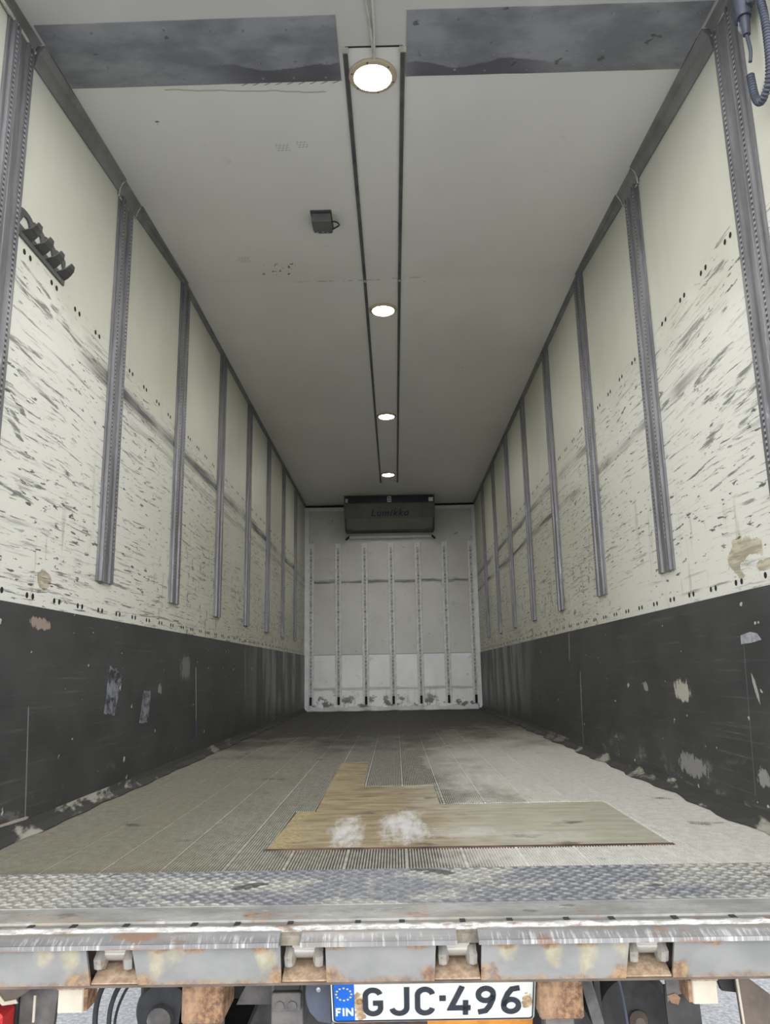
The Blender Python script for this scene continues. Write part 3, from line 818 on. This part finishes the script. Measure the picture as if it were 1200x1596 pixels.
t = thing('lamp_cable', 'pair of thin pale cables along the header to the nearest ceiling lamp', 'cable', (0, 0, 0))
for dx in (-.012, .010):
    pts = [(-.012+dx*.9, 1.98, zc(1.98)-.008), (-.006+dx, 2.15, zc(2.15)-.008), (0.002+dx*.6, 2.30, zc(2.3)-.008), (.004+dx*.3, 2.40, zc(2.4)-.010), (.004+dx*.2, 2.466, zc(2.466)-.006)]
    MB().tube(spline(pts, 6), .0045, 'seal' if dx < 0 else 'header', 8).build('cable', t, True)

def header_plate(xa, xb, ya, yb, label, skew):
    t = thing('header_plate', label, 'plate', (0, 0, 0), 'dark header plates')
    mb = MB(); t_ = .0035
    def p(x, y, k): return (x, y, zc(y)-.0032-k)
    n_ = 14; rs = []
    for i in range(n_+1):
        u = i/n_; x = xa+(xb-xa)*u; y0 = ya+skew*u; y1 = yb+skew*u*.6; j = random.uniform(-.001, .001)
        rs.append([p(x, y0+j, 0), p(x, y1+j, 0), p(x, y1+j, t_), p(x, y0+j, t_)])
    mb.rings(rs, 'black_plate'); mb.build('plate', t)
    for i in range(8):
        for q, yy in enumerate((ya+.04, yb-.11, yb-.03)):
            x = xa+.04+(xb-xa-.08)*i/7 + random.uniform(-.02, .02); y = yy + random.uniform(-.008, .008)
            MB().lathe([(.0055, t_), (.005, t_+.002), (.001, t_+.003)], (x, y, zc(y)-.0032), (0, 0, -1), 'screw', 8).build('screw', t)
header_plate(-1.195, -.127, 2.262, 2.582, 'dark bitumen plate on the ceiling at the open end, left of the lamp', -.012)
header_plate(.126, 1.195, 2.237, 2.561, 'dark water stained plate on the ceiling at the open end, right of the lamp', -.004)

t = thing('sensor_box', 'small grey sensor box with a cable loop on the ceiling left of the lamps', 'sensor', (-.301, 3.62, zc(3.62)-.0005))
t.rotation_euler = (math.atan(.0655), 0, 0)
MB().box(-.055, .055, -.095, .095, -.006, -.0005, 'hook', .002).build('base_plate', t)
MB().prism([(-.07, -.0065), (.085, -.0065), (.085, -.030), (.02, -.050), (-.07, -.050)], 'x', -.05, .05, 'sensor').build('cover', t)
MB().prism([(.022, -.0505), (.080, -.0325), (.082, -.036), (.024, -.054)], 'x', -.038, .046, 'bluegrey').build('face_panel', t)
for dx, dy in ((.0, .04), (.022, .055), (-.03, .05)):
    MB().lathe([(.008, 0), (.008, .006), (.001, .008)], (dx, dy, -.045), (0, .3, -1), 'silver', 10).build('connector', t)
MB().tube(spline([(.05, -.03, -.03), (.075, -.025, -.03), (.088, .01, -.025), (.083, .035, -.02), (.05, .05, -.03), (.02, .055, -.042)], 6), .004, 'black').build('cable_loop', t, True)

# ------------------------------------------------------------------ hook rail on the left wall
t = thing('hook_rail', 'dark steel hook rail high on the left wall beside the door post', 'hook rail', (-XW, 2.36, 2.03))
n_ = 4; mb = MB()
mb.box(.001, .007, -.005, .365, 0., .040, 'hook'); mb.build('base_strip', t)
mb = MB()
for k in range(n_):                       # wavy upper strip: arches that leave openings over the wall
    y0 = -.005 + k*.092; w_ = .092
    outer = []; inner = []
    for i in range(9):
        a = PI*i/8
        inner.append((y0+.046-(.046 if i in (0, 8) else .032)*math.cos(a), (.040 if i in (0, 8) else .040+.048*math.sin(a)**.7)))
        outer.append((y0+.046-.046*math.cos(a), .098+.012*abs(math.sin(a))))
    rs = [[(.001, a[0], a[1]), (.007, a[0], a[1]), (.007, b[0], b[1]), (.001, b[0], b[1])] for a, b in zip(inner, outer)]
    mb.rings(rs, 'hook')
mb.build('arch_strip', t)
for k in range(n_):
    y0 = .050 + k*.092; rs = []
    pts = [(.006, .020), (.022, .026), (.038, .036), (.050, .050), (.056, .064)]
    for i, (xx, zz) in enumerate(pts):
        hw = (.036, .032, .026, .022, .013)[i]; th = .003
        rs.append([(xx, y0-hw, zz), (xx, y0+hw, zz), (xx-th, y0+hw, zz+th), (xx-th, y0-hw, zz+th)])
    MB().rings(rs, 'hook').build('hook', t)

# ------------------------------------------------------------------ silvery patches on the dark kick panels
def patch_obj(s, pts, label):
    c = Vector((sum(p[0] for p in pts)/4, sum(p[1] for p in pts)/4)); out = []
    for i in range(4):
        a, b = Vector(pts[i]), Vector(pts[(i+1) % 4])
        for k in range(6):
            p = a.lerp(b, k/6); p += (p-c).normalized()*random.uniform(-.008, .004); out.append(p)
    x = s*(XW-.0052)
    mb = MB().prism([(p.x, p.y) for p in out], 'x', x, x-s*.0012, 'foil')
    tag(mb.build('tape_patch'), label, 'patch')
g = G('smeared_foil'); _, yy, zz = g.xyz()
n1 = g.noise(g.vec(yy*14, zz*18, 0.), 1, 5, .7)
M['foil'] = g.out(g.mix(g.ss(n1, .40, .62), (.30, .32, .36), (.05, .05, .055)), .4, .3)
patch_obj(-1, [(3.447, .57), (3.60, .536), (3.53, .347), (3.40, .365)], 'tall silvery patch on the dark left kick panel, the larger of two')
patch_obj(-1, [(3.922, .457), (4.035, .451), (4.028, .284), (3.878, .294)], 'smaller torn silvery patch on the dark left kick panel, farther from the open end')
M['foil2'] = plain('pale_foil', (.44, .46, .50), .4, .3, .25, 30)
pts = [(2.675, .624), (2.60, .632), (2.555, .625), (2.528, .603), (2.60, .596), (2.678, .594)]
tag(MB().prism(pts, 'x', XW-.0052, XW-.0066, 'foil2').build('tape_patch'), 'small pale foil patch on the dark right kick panel', 'patch')

# ------------------------------------------------------------------ rear sill
tp = MB(); tp.box(-1.235, 1.235, 1.902, 2.220, -.012, -.0005, 'tread')
random.seed(3); vs = []; fs = []
px, py = .0345, .0205; j = 0; y = 1.914
while y < 2.215:
    i = 0; x = -1.22 + (px/2 if j % 2 else 0)
    while x < 1.22:
        a = .42 if (i + j) % 2 else PI-.42
        a = .45 if j % 2 else PI-.45
        c, s_ = math.cos(a), math.sin(a); L, W_ = .0150, .0040; h = .0030
        n = len(vs)
        for u, v, z in ((-L, 0, 0), (-L*.5, -W_, 0), (L*.5, -W_, 0), (L, 0, 0), (L*.5, W_, 0), (-L*.5, W_, 0), (-L*.55, 0, h), (L*.55, 0, h)):
            vs.append((x+u*c-v*s_, y+u*s_+v*c, -.0006+z))
        fs += [(n, n+1, n+6), (n+1, n+2, n+7, n+6), (n+2, n+3, n+7), (n+3, n+4, n+7), (n+4, n+5, n+6, n+7), (n+5, n, n+6)]
        x += px; i += 1
    y += py; j += 1
tp.faces(vs, fs, 'tread')
tag(tp.build('tread_plate'), 'blue grey diamond tread plate across the threshold, pale with dirt at its ends', 'plate')

sl = thing('rear_sill', 'battered galvanised rear sill beam with rust spots and four pin pockets', 'sill', (0, 1.8, -.06))
def P(mb, name): 
    o = mb.build(name, sl); o.location = (0, -1.8, .06); return o
XE = 1.30
P(MB().prism([(1.814, -.006), (1.9015, -.002), (1.9015, -.012), (1.95, -.013), (1.95, -.030), (1.814, -.030)], 'x', -XE, XE, 'sill'), 'top_plate')
mb = MB().box(-XE, XE, 1.788, 1.8138, -.030, -.011, 'lip')
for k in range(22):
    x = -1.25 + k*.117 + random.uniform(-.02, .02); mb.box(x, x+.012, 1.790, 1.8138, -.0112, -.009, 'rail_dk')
P(mb, 'groove')
# bright uneven weld ridge
rs = []
for i in range(140):
    x = -XE + i*2*XE/139; dz = random.uniform(-.0014, .0014); dy = random.uniform(-.0015, .0015)
    rs.append([(x, 1.772+dy, -.028), (x, 1.771+dy, -.013+dz), (x, 1.776, -.008+dz), (x, 1.785, -.008+dz), (x, 1.7878, -.013), (x, 1.7878, -.028)])
P(MB().rings(rs, 'bright'), 'weld_ridge')
rs = []
for i in range(100):
    x = -XE + i*2*XE/99; dz = random.uniform(-.001, .001)
    rs.append([(x, 1.757, -.040), (x, 1.757, -.0215+dz), (x, 1.7705, -.0175+dz), (x, 1.7705, -.040)])
P(MB().rings(rs, 'dirt'), 'dirt_ledge')
for a, b in ((-XE, -.217), (-.172, .156), (.201, XE)):
    pr_ = [(1.7725, -.0145), (1.762, -.0165), (1.748, -.0235), (1.738, -.0275), (1.733, -.0275), (1.733, -.0365), (1.745, -.0365), (1.765, -.028), (1.7725, -.024)]
    P(MB().prism(pr_, 'x', a, b, 'lip'), 'lip')
FY = 1.752
def facepoly(tl, trr, bl, br): 
    return [(tl, -.0375), (trr, -.0375), (br, -.1095), (bl, -.1095)]
for tl, tr2, bl, br in ((-XE, -.627, -XE, -.614), (-.530, -.216, -.513, -.213), (-.121, .112, -.118, .107), (.208, .518, .204, .505), (.612, XE, .602, XE)):
    P(MB().prism(facepoly(tl, tr2, bl, br), 'y', FY, FY+.008, 'face'), 'face_plate')
mb = MB().box(-XE, XE, FY+.058, FY+.066, -.12, -.031, 'brown'); P(mb, 'rear_web')
mb = MB().prism([(FY+.0005, -.1095), (FY+.0005, -.1145), (FY+.2, -.1145), (FY+.2, -.120), (FY+.0585, -.1095)], 'x', -XE, XE, 'brown'); P(mb, 'bottom_flange')
pk = [(-.627, -.530, -.614, -.513), (-.216, -.121, -.213, -.118), (.112, .208, .107, .204), (.518, .612, .505, .602)]
for i, (tl, tr2, bl, br) in enumerate(pk):
    P(MB().prism([(FY+.004, -.106), (FY+.004, -.109), (FY+.057, -.109), (FY+.057, -.085)], 'x', bl+.001, br-.001, 'rust2'), 'pocket_floor')

# hinge pins inside the pockets: a thing each
hp = None
wn = ['far left', 'left of the number plate centre', 'right of the number plate centre', 'far right']
for i, (tl, tr2, bl, br) in enumerate(pk):
    lab = ('hinge pin with pale worn ends in the far left sill pocket', 'hinge pin with bright shaft in the sill pocket above the plate left end',
           'hinge pin with bright shaft in the sill pocket above the plate digits', 'pale painted hinge pin in the far right sill pocket')[i]
    c = (tl+tr2+bl+br)/4
    if hp is None:
        hp = thing('hinge_pin', lab, 'hinge pin', (c, FY+.030, -.064), 'hinge pins in the sill pockets')
        MB().tube([(-.040, 0, .006), (.040, 0, .006)], .0135, 'nut', 12).build('shaft', hp, True)
        MB().prism([(-.012, .010), (.010, .012), (.012, .022), (-.010, .024)], 'x', -.026, .026, 'nut').build('top_plate', hp)
        for sx_ in (-1, 1):
            x0 = sx_*.030
            MB().lathe([(.010, -.012), (.020, -.008), (.022, 0), (.020, .008), (.008, .012)], (x0, -.006, -.004), (1, .15*sx_, 0), 'nut', 6).build('end_nut', hp)
    else: dup(hp, (c, FY+.030, -.064), 0, lab, 'hinge pins in the sill pockets')

# ------------------------------------------------------------------ number plate
TILT = math.radians(27)
lpz = thing('number_plate', 'white number plate GJC-496 with blue FIN band, hung under the rear sill', 'number plate', (.106, 1.835, -.178))
lpz.rotation_euler = (-TILT*-1, 0, math.radians(.4))
PW, PH = .442, .112
def rrect(w_, h, r, n=5):
    out = []
    for cx, cz, a0 in ((w_/2-r, h/2-r, 0), (-w_/2+r, h/2-r, 90), (-w_/2+r, -h/2+r, 180), (w_/2-r, -h/2+r, 270)):
        for k in range(n+1):
            a = math.radians(a0+90*k/n); out.append((cx+r*math.cos(a), cz+r*math.sin(a)))
    return out
MB().prism(rrect(PW, PH, .010), 'y', 0., .003, 'plate').build('base', lpz)
def frame(mb, wo_, ho, wi, hi, ro, ri_, y0, y1, m):
    a = rrect(wo_, ho, ro); b = rrect(wi, hi, ri_)
    rs = [[(p[0], y0, p[1]), (p[0], y1, p[1]), (q[0], y1, q[1]), (q[0], y0, q[1])] for p, q in zip(a, b)]
    rs.append(rs[0]); mb.rings(rs, m, False)
mb = MB(); frame(mb, PW-.006, PH-.006, PW-.011, PH-.011, .008, .006, -.0022, -.0002, 'pblack'); mb.build('border', lpz)
mb_band = MB().prism([(-PW/2+.006, -PH/2+.006), (-PW/2+.050, -PH/2+.006), (-PW/2+.050, PH/2-.006), (-PW/2+.006, PH/2-.006)], 'y', -.0012, -.0002, 'blue')
cb = mb_band.build('country_band', lpz)
def ribbon(mb, pts, wd, y0, y1, m, closed=False):
    pts = [Vector(p) for p in pts]; rs = []
    for i, p in enumerate(pts):
        a = pts[max(i-1, 0)]; b = pts[min(i+1, len(pts)-1)]
        d0 = (p-a).normalized() if p != a else (b-p).normalized(); d1 = (b-p).normalized() if b != p else d0
        nrm = Vector((-d0.y-d1.y, d0.x+d1.x)); nrm.normalize()
        cs = max(.45, nrm.dot(Vector((-d1.y, d1.x)))); k = wd/2/cs
        q, r = p+nrm*k, p-nrm*k
        rs.append([(q.x, y0, q.y), (q.x, y1, q.y), (r.x, y1, r.y), (r.x, y0, r.y)])
    mb.rings(rs, m)
def arc(cx, cz, rx, rz, a0, a1, n=14):
    return [(cx+rx*math.cos(math.radians(a0+(a1-a0)*k/n)), cz+rz*math.sin(math.radians(a0+(a1-a0)*k/n))) for k in range(n+1)]
S, CH = .0115, .0755
def glyph(name, x0, w_, strokes):
    mb = MB(); 
    for st in strokes: ribbon(mb, [(x0+a, b-CH/2) for a, b in st], S, -.0030, -.0001, 'pblack')
    o = mb.build('character', lpz)
h = S/2
def U(x): return -PW/2 + (x-8)/1122*PW
w_ = .044; rx = w_/2-h; r2 = rx
# G
glyph('G', U(181), w_, [arc(w_/2, CH-h-r2, rx, r2, 20, 180) + arc(w_/2, h+r2, rx, r2, 180, 360)[0:] + [(w_-h, CH*.46), (w_*.5, CH*.46)]])
glyph('J', U(326), w_, [[(w_-h, CH), (w_-h, h+r2)] + arc(w_/2, h+r2, rx, r2, 0, -165)])
glyph('C', U(468), w_, [arc(w_/2, CH-h-r2, rx, r2, 15, 180) + arc(w_/2, h+r2, rx, r2, 180, 345)])
mb = MB(); mb.box(U(603), U(638), -.0030, -.0001, .001, .0135, 'pblack'); mb.build('dash', lpz)
x4 = .047
glyph('4', U(656), x4, [[(.028, CH), (.004, CH*.24), (x4, CH*.24)], [(.036, CH*.50), (.036, 0)]])
rr = .0165
glyph('9', U(802), w_, [arc(w_/2, CH-h-rr, rx, rr, 0, 360, 20), [(w_-h, CH-h-rr), (w_-h-.001, CH*.55), (w_-h-.008, CH*.28), (w_*.5, CH*.12), (.006, h)]])
glyph('6', U(943), w_, [arc(w_/2, h+rr, rx, rr, 180, 540, 20), [(h, h+rr), (h+.001, CH*.45), (h+.008, CH*.72), (w_*.5, CH*.88), (w_-.005, CH-h)]])
for k in range(12):
    a = k*PI/6; cx, cz = -PW/2+.0275+.0165*math.cos(a), .0225+.0165*math.sin(a)
    pts = [(cx+(.0030 if q % 2 == 0 else .0013)*math.sin(q*PI/5), cz+(.0030 if q % 2 == 0 else .0013)*math.cos(q*PI/5)) for q in range(10)]
    MB().prism(pts, 'y', -.0022, -.0013, 'yellow').build('star', cb)
mb = MB(); fx = -PW/2+.0085; fz = -.036; fh = .021; fw = .0044
for st in ([(fx+.002, fz), (fx+.002, fz+fh)], [(fx, fz+fh-.002), (fx+.0115, fz+fh-.002)], [(fx, fz+fh*.5), (fx+.0100, fz+fh*.5)],
           [(fx+.0170, fz), (fx+.0170, fz+fh)],
           [(fx+.0240, fz), (fx+.0240, fz+fh)], [(fx+.0240, fz+fh-.001), (fx+.0365, fz+.001)], [(fx+.0365, fz), (fx+.0365, fz+fh)]):
    ribbon(mb, st, fw*.9, -.0024, -.0013, 'pwhite')
mb.build('country_letters', cb)
for sx_, xx in ((1, .206), (-1, -.160)):
    MB().lathe([(.0062, 0), (.0062, .004), (.004, .006), (.001, .006)], (xx, 0, .002), (0, -1, 0), 'rust2' if sx_ > 0 else 'rust', 10).build('screw', lpz)
# holder behind the plate, orange marker board below
t = thing('marker_board', 'orange reflective board just below the number plate', 'board', (.106, 1.90, -.250))
t.rotation_euler = (TILT, 0, 0)
MB().box(-.012, .222, -.004, .002, -.05, .026, 'orange').build('panel', t)
MB().box(-.222, -.014, -.004, .002, -.05, .016, 'redbrown').build('end_panel', t)
MB().box(-.10, -.06, -.006, -.0045, -.05, .010, 'bluegrey').build('stripe', t)

# ------------------------------------------------------------------ things below the sill
def block(name, x0, x1, z0, z1, y0, y1, m, label, cat, bev=.004, group=None, loc=True):
    t = thing(name, label, cat, ((x0+x1)/2, y0, z1), group)
    cx = (x0+x1)/2
    MB().box(x0-cx, x1-cx, 0, y1-y0, z0-z1, 0, m, bev).build('body', t)
    return t
for x0, x1, lab in ((-.433, -.344, 'rusty square buffer block left of the number plate'), (.330, .424, 'rusty square buffer block right of the number plate')):
    t = block('buffer_block', x0, x1, -.205, -.121, 1.80, 1.92, 'rust', lab, 'buffer block', .005, 'rusty buffer blocks')
    MB().box(-.03, .03, .03, .09, -.16, -.0845, 'mid').build('stem', t)
for s_, x0, x1, lab in ((-1, -.700, -.645, 'pale square stop with rusty edge under the left end of the sill'), (1, .657, .710, 'pale square stop under the right end of the sill')):
    t = thing('stop_block', lab, 'stop block', ((x0+x1)/2, 1.80, -.1205), 'pale stop blocks')
    hw = (x1-x0)/2
    MB().prism([(-hw-.006, 0), (hw+.006, 0), (hw+.001, -.014), (-hw-.001, -.014)], 'y', -.001, .07, 'rust2').build('mount', t)
    rs = [[(-hw+i_, y_, -.0142), (hw-i_+.0, y_, -.0142), (hw-i_, y_, -.058), (-hw+i_, y_, -.058)] for y_, i_ in ((0, .002), (.003, 0), (.06, 0))]
    MB().rings(rs, 'cream').build('body', t)
    MB().box(hw if s_ < 0 else -hw-.008, hw+.008 if s_ < 0 else -hw, .004, .06, -.056, -.0142, 'rust').build('side_plate', t)

# left group
t = thing('corner_bracket', 'brown grimy angled bracket plate under the far left end of the sill', 'bracket', (-.85, 1.88, -.122))
MB().prism([(-.30, 0), (.095, 0), (.07, -.030), (.025, -.058), (.0, -.062), (-.03, -.03), (-.30, -.02)], 'y', 0, .012, 'brown').build('plate', t)
MB().prism([(-.03, -.03), (.0, -.062), (.025, -.058), (.03, -.066), (-.005, -.070), (-.045, -.032)], 'y', -.004, -.0005, 'cream').build('edge', t)
tag(MB().prism([(-.862, -.175), (-.775, -.135), (-.748, -.135), (-.765, -.32), (-.862, -.32)], 'y', 1.93, 1.945, 'mid').build('mud_flap'), 'grey brown mud flap panel behind the left bracket', 'mud flap')
t = thing('tail_lamp', 'red tail lamp at the bottom left corner', 'lamp', (-.875, 1.86, -.235))
MB().box(-.06, .03, 0, .06, -.07, .032, 'red', .006).build('lens', t); MB().box(-.07, .036, .0605, .09, -.08, .05, 'black').build('housing', t)
tag(MB().box(-.800, -.795, 1.91, 1.9145, -.24, -.185, 'cream').build('marker_strip'), 'thin pale upright strip beside the left mud flap', 'strip')
for i, (pts, lab) in enumerate((([(-.628, 1.93, -.125), (-.640, 1.93, -.155), (-.658, 1.93, -.195), (-.664, 1.93, -.245), (-.655, 1.93, -.34)], 'thick black hose under the sill, leftmost of three'),
                                ([(-.575, 1.93, -.125), (-.598, 1.93, -.155), (-.622, 1.93, -.195), (-.632, 1.93, -.245), (-.625, 1.93, -.34)], 'black hose under the sill, middle of three'),
                                ([(-.560, 1.96, -.125), (-.585, 1.96, -.165), (-.612, 1.96, -.205), (-.628, 1.96, -.255), (-.63, 1.96, -.34)], 'thin black hose under the sill, closest to the tyre'))):
    tag(MB().tube(spline(pts, 8), (.0062, .0055, .0032)[i], 'black', 10).build('hose', None, True), lab, 'hose', 'hoses under the sill')
# twin tyre seen from behind
for s_, lab in ((-1, 'dirty black truck tyre under the left side of the box'), (1, 'dirty black truck tyre under the right side of the box')):
    t = thing('truck_tyre', lab, 'tyre', (s_*.80, 4.05, -.75), 'rear tyres')
    for dx in (-.15, .15):
        prof = [(.28, -.13), (.44, -.135), (.485, -.12), (.50, -.09), (.50, -.03), (.49, -.028), (.49, .028), (.50, .03), (.50, .09), (.485, .12), (.44, .135), (.28, .13)]
        MB().lathe(prof, (dx, 0, 0), (1, 0, 0), 'black', 48).build('tyre', t, True)
    MB().lathe([(.27, -.2), (.27, .2)], (0, 0, 0), (1, 0, 0), 'mid', 32).build('rim', t, True)
for s_, nm in ((-1, 'left'), (1, 'right')):
    tag(MB().prism([(-.04, -.42), (.04, -.42), (.04, -.40), (-.03, -.40), (-.03, -.18), (.04, -.18), (.04, -.16), (-.04, -.16)], 'y', 2.05, 9.8, 'dark').build('chassis_beam', None), f'long dark {nm} chassis beam under the cargo floor', 'beam').location = (s_*.42, 0, 0)
tag(MB().box(-.72, .74, 2.45, 2.56, -.52, -.20, 'dark', .01).build('cross_member'), 'dark cross member behind the number plate under the floor', 'beam')
t = thing('brake_drum', 'round dark drum with a greasy hub behind the hoses', 'drum', (-.525, 2.04, -.255))
MB().lathe([(.010, .05), (.062, .05), (.068, .04), (.068, -.03), (.05, -.03)], (0, 0, 0), (0, -1, 0), 'black', 32).build('shell', t, True)
MB().lathe([(.03, .0505), (.028, .07), (.012, .08), (.002, .08)], (-.005, 0, -.01), (0, -1, 0), 'mid', 16).build('hub', t, True)
def bar(name, a, b, r, m, label, cat='bar'):
    A, B = Vector(a), Vector(b); d = (B-A).normalized(); u = Vector((0, 1, 0)); q = d.cross(u).normalized()
    rs = [[tuple(p + q*r), tuple(p + q*r + u*r), tuple(p - q*r + u*r), tuple(p - q*r)] for p in (A, B)]
    return tag(MB().rings(rs, m).build(name), label, cat)
tag(MB().prism([(-.590, -.13), (-.455, -.13), (-.470, -.34), (-.62, -.34)], 'y', 2.09, 2.105, 'dark').build('splash_guard'), 'dark splash guard plate behind the round drum', 'guard')
bar('support_bar', (-.458, 1.99, -.14), (-.485, 1.99, -.34), .011, 'mid', 'grey support bar left of the left rusty block')
bar('support_bar', (-.425, 2.0, -.18), (-.455, 2.0, -.34), .008, 'mid', 'narrow grey support bar just behind the left rusty block')
tag(MB().prism([(-.290, -.13), (-.262, -.13), (-.262, -.225), (-.345, -.225), (-.335, -.205)], 'y', 1.95, 1.96, 'mid').build('gusset_plate'), 'grey triangular gusset plate right of the left rusty block', 'plate')
t = thing('latch_box', 'grimy grey latch box with two bolts, left of the number plate', 'latch', (-.222, 1.90, -.175))
MB().box(-.036, .036, .012, .06, -.10, .048, 'mid', .003).build('body', t)
MB().box(-.028, .030, .002, .0118, -.004, .034, 'dark', .002).build('recess', t)
MB().tube([(-.024, .0, .026), (-.02, -.006, .029), (.02, -.006, .029), (.028, .0, .026)], .0028, 'mid', 8).build('handle', t, True)
lw = MB().box(-.033, .033, -.006, .0118, -.044, -.006, 'mid', .003).build('lower_plate', t)
for dx in (-.014, .014): MB().lathe([(.010, 0), (.010, .004), (.002, .005)], (dx, -.0062, -.032), (0, -1, 0), 'mid', 14).build('bolt', lw)
t = thing('rubber_bumper', 'blue grey rounded rubber pad with a centre screw, beside the plate left end', 'pad', (-.143, 1.865, -.172))
pts = [(.024, .058), (-.004, .054)] + [(-.010-.022*math.sin(a*PI/8)**.6 if 0 < a < 8 else -.010, .050-.100*a/8) for a in range(0, 9)] + [(-.004, -.056), (.024, -.060)]
MB().prism(pts, 'y', 0, .03, 'bluegrey').build('pad', t)
MB().lathe([(.006, 0), (.005, .003), (.001, .004)], (-.003, 0, .008), (0, -1, 0), 'silver', 10).build('screw', t)
tag(MB().box(-.118, -.112, 1.87, 1.90, -.30, -.12, 'mid').build('plate_holder'), 'narrow grey holder edge at the left end of the number plate', 'holder')
# right group
tag(MB().prism([(.331, -.13), (.350, -.13), (.348, -.205), (.340, -.215)], 'y', 1.925, 1.935, 'black').build('rubber_wedge'), 'black rubber wedge between plate and right rusty block', 'wedge')
bar('support_bar', (.460, 2.0, -.14), (.515, 2.0, -.36), .013, 'mid', 'slanting grey support bar right of the right rusty block')
bar('support_bar', (.505, 2.03, -.14), (.512, 2.03, -.36), .007, 'dark', 'dark narrow upright bar next to the slanting bar')
tag(MB().tube(spline([(.530, 1.96, -.12), (.537, 1.95, -.17), (.548, 1.95, -.23), (.560, 1.96, -.33)], 8), .0030, 'bluegrey', 8).build('cable'), 'thin blue grey cable hanging below the far right pocket', 'cable')
t = thing('air_tank', 'dark cylindrical air tank in the shadow under the right side', 'tank', (.60, 2.20, -.30))
MB().lathe([(.02, -.16), (.085, -.15), (.10, -.12), (.10, .12), (.085, .15), (.02, .16)], (0, 0, 0), (0, 1, 0), 'dark', 28).build('shell', t, True)
MB().lathe([(.018, .16), (.022, .175), (.012, .19), (.001, .19)], (.0, 0, .0), (0, -1, 0), 'brown', 12).build('valve', t, True)
t = thing('rusted_bracket', 'grey bracket plate with rusty torn lower edge, under the right end of the sill', 'bracket', (.69, 1.93, -.125))
pts = [(-.048, 0), (.03, 0), (.03, -.085)] + [(.03-.010*k, -.088-.006*math.sin(k*1.1)) for k in range(1, 8)] + [(-.048, -.10)]
MB().prism(pts, 'y', 0, .008, 'mid').build('plate', t)
MB().prism([(-.040, -.100), (-.048, -.085), (-.030, -.080), (-.018, -.090), (-.025, -.104)], 'y', -.003, -.0005, 'rust').build('rusty_edge', t)
tag(MB().prism([(.645, -.20), (.722, -.20), (.728, -.36), (.650, -.36)], 'y', 1.955, 1.965, 'dark').build('mud_flap'), 'dark mud flap below the right bracket plate', 'mud flap')
tag(MB().prism([(.752, -.13), (.860, -.13), (.815, -.215), (.775, -.210)], 'y', 1.95, 1.965, 'dark').build('side_plate'), 'dark side plate at the far right under the sill', 'plate')
t = thing('corner_bracket', 'brown bent bracket at the far right corner under the sill', 'bracket', (.84, 1.93, -.13))
MB().prism([(-.040, -.030), (-.036, -.030), (.0, -.055), (.06, -.10), (.06, -.20), (-.030, -.20)], 'y', 0, .010, 'brown').build('plate', t)
MB().prism([(-.0415, -.030), (-.036, -.030), (-.029, -.15), (-.033, -.15)], 'y', -.006, -.0005, 'cream').build('edge', t)

# ------------------------------------------------------------------ right door post fittings
hx = 1.19
t = thing('coiled_hose', 'black corrugated hose looping down at the upper right door post', 'hose', (hx, 2.0, 2.4))
path = spline([(hx, 1.971, 2.60), (hx, 1.950, 2.449), (hx, 1.949, 2.357), (hx, 1.956, 2.275), (hx, 1.980, 2.222), (hx, 2.026, 2.205), (hx, 2.054, 2.238), (hx, 2.064, 2.300), (hx, 2.067, 2.335)], 16)
path = [p - Vector((hx, 2.0, 2.4)) for p in path]
# resample evenly and corrugate
dist = [0.]
for a, b in zip(path, path[1:]): dist.append(dist[-1]+(b-a).length)
N = int(dist[-1]/.0026); even = []; j = 0
for i in range(N+1):
    d = dist[-1]*i/N
    while j < len(dist)-2 and dist[j+1] < d: j += 1
    even.append(path[j].lerp(path[j+1], (d-dist[j])/max(1e-9, dist[j+1]-dist[j])))
MB().tube(even, [.0125 if (i//2) % 2 == 0 else .0098 for i in range(N+1)], 'bluegrey', 14).build('corrugated_tube', t, True)
t = thing('electric_plug', 'dark blue grey electric plug and socket at the top right door post', 'plug', (1.205, 2.075, 2.585))
MB().box(-.018, .012, -.05, .045, -.02, .14, 'bluegrey', .006).build('socket', t)
MB().tube([(-.012, -.01, .06), (-.012, -.015, .0), (-.012, -.012, -.04)], [.026, .028, .022], 'bluegrey', 14).build('plug_body', t, True)
MB().tube([(-.010, -.012, -.035), (-.008, -.008, -.075), (-.008, -.006, -.100)], [.016, .013, .012], 'bluegrey', 12).build('sleeve', t, True)
MB().tube([(-.008, .024, -.02), (-.008, .028, -.05), (-.008, .018, -.066)], .006, 'silver', 8).build('clip', t, True)
MB().tube(spline([(-.008, -.006, -.10), (-.004, -.008, -.16), (-.008, -.006, -.20)], 5), .006, 'bluegrey', 8).build('lead', t, True)
t = thing('marker_lamp', 'red marker lamp peeking in at the top right corner', 'lamp', (1.215, 1.915, 2.50))
MB().box(-.012, .012, -.03, .014, -.06, .10, 'red', .004).build('lens', t); MB().box(.0122, .022, -.03, .014, -.06, .10, 'black').build('base', t)
t = thing('strap_holder', 'dark folded strap holder on the right wall below the hose', 'holder', (1.2385, 2.02, 2.03))
MB().prism([(.045, .025), (.02, .075), (-.09, .085), (-.09, -.07), (.005, -.075), (.02, -.04)], 'x', -.02, -.0005, 'hook').build('body', t)
MB().prism([(.020, .020), (.005, .060), (-.05, .065), (-.05, -.01)], 'x', -.024, -.0205, 'bluegrey').build('strap', t)
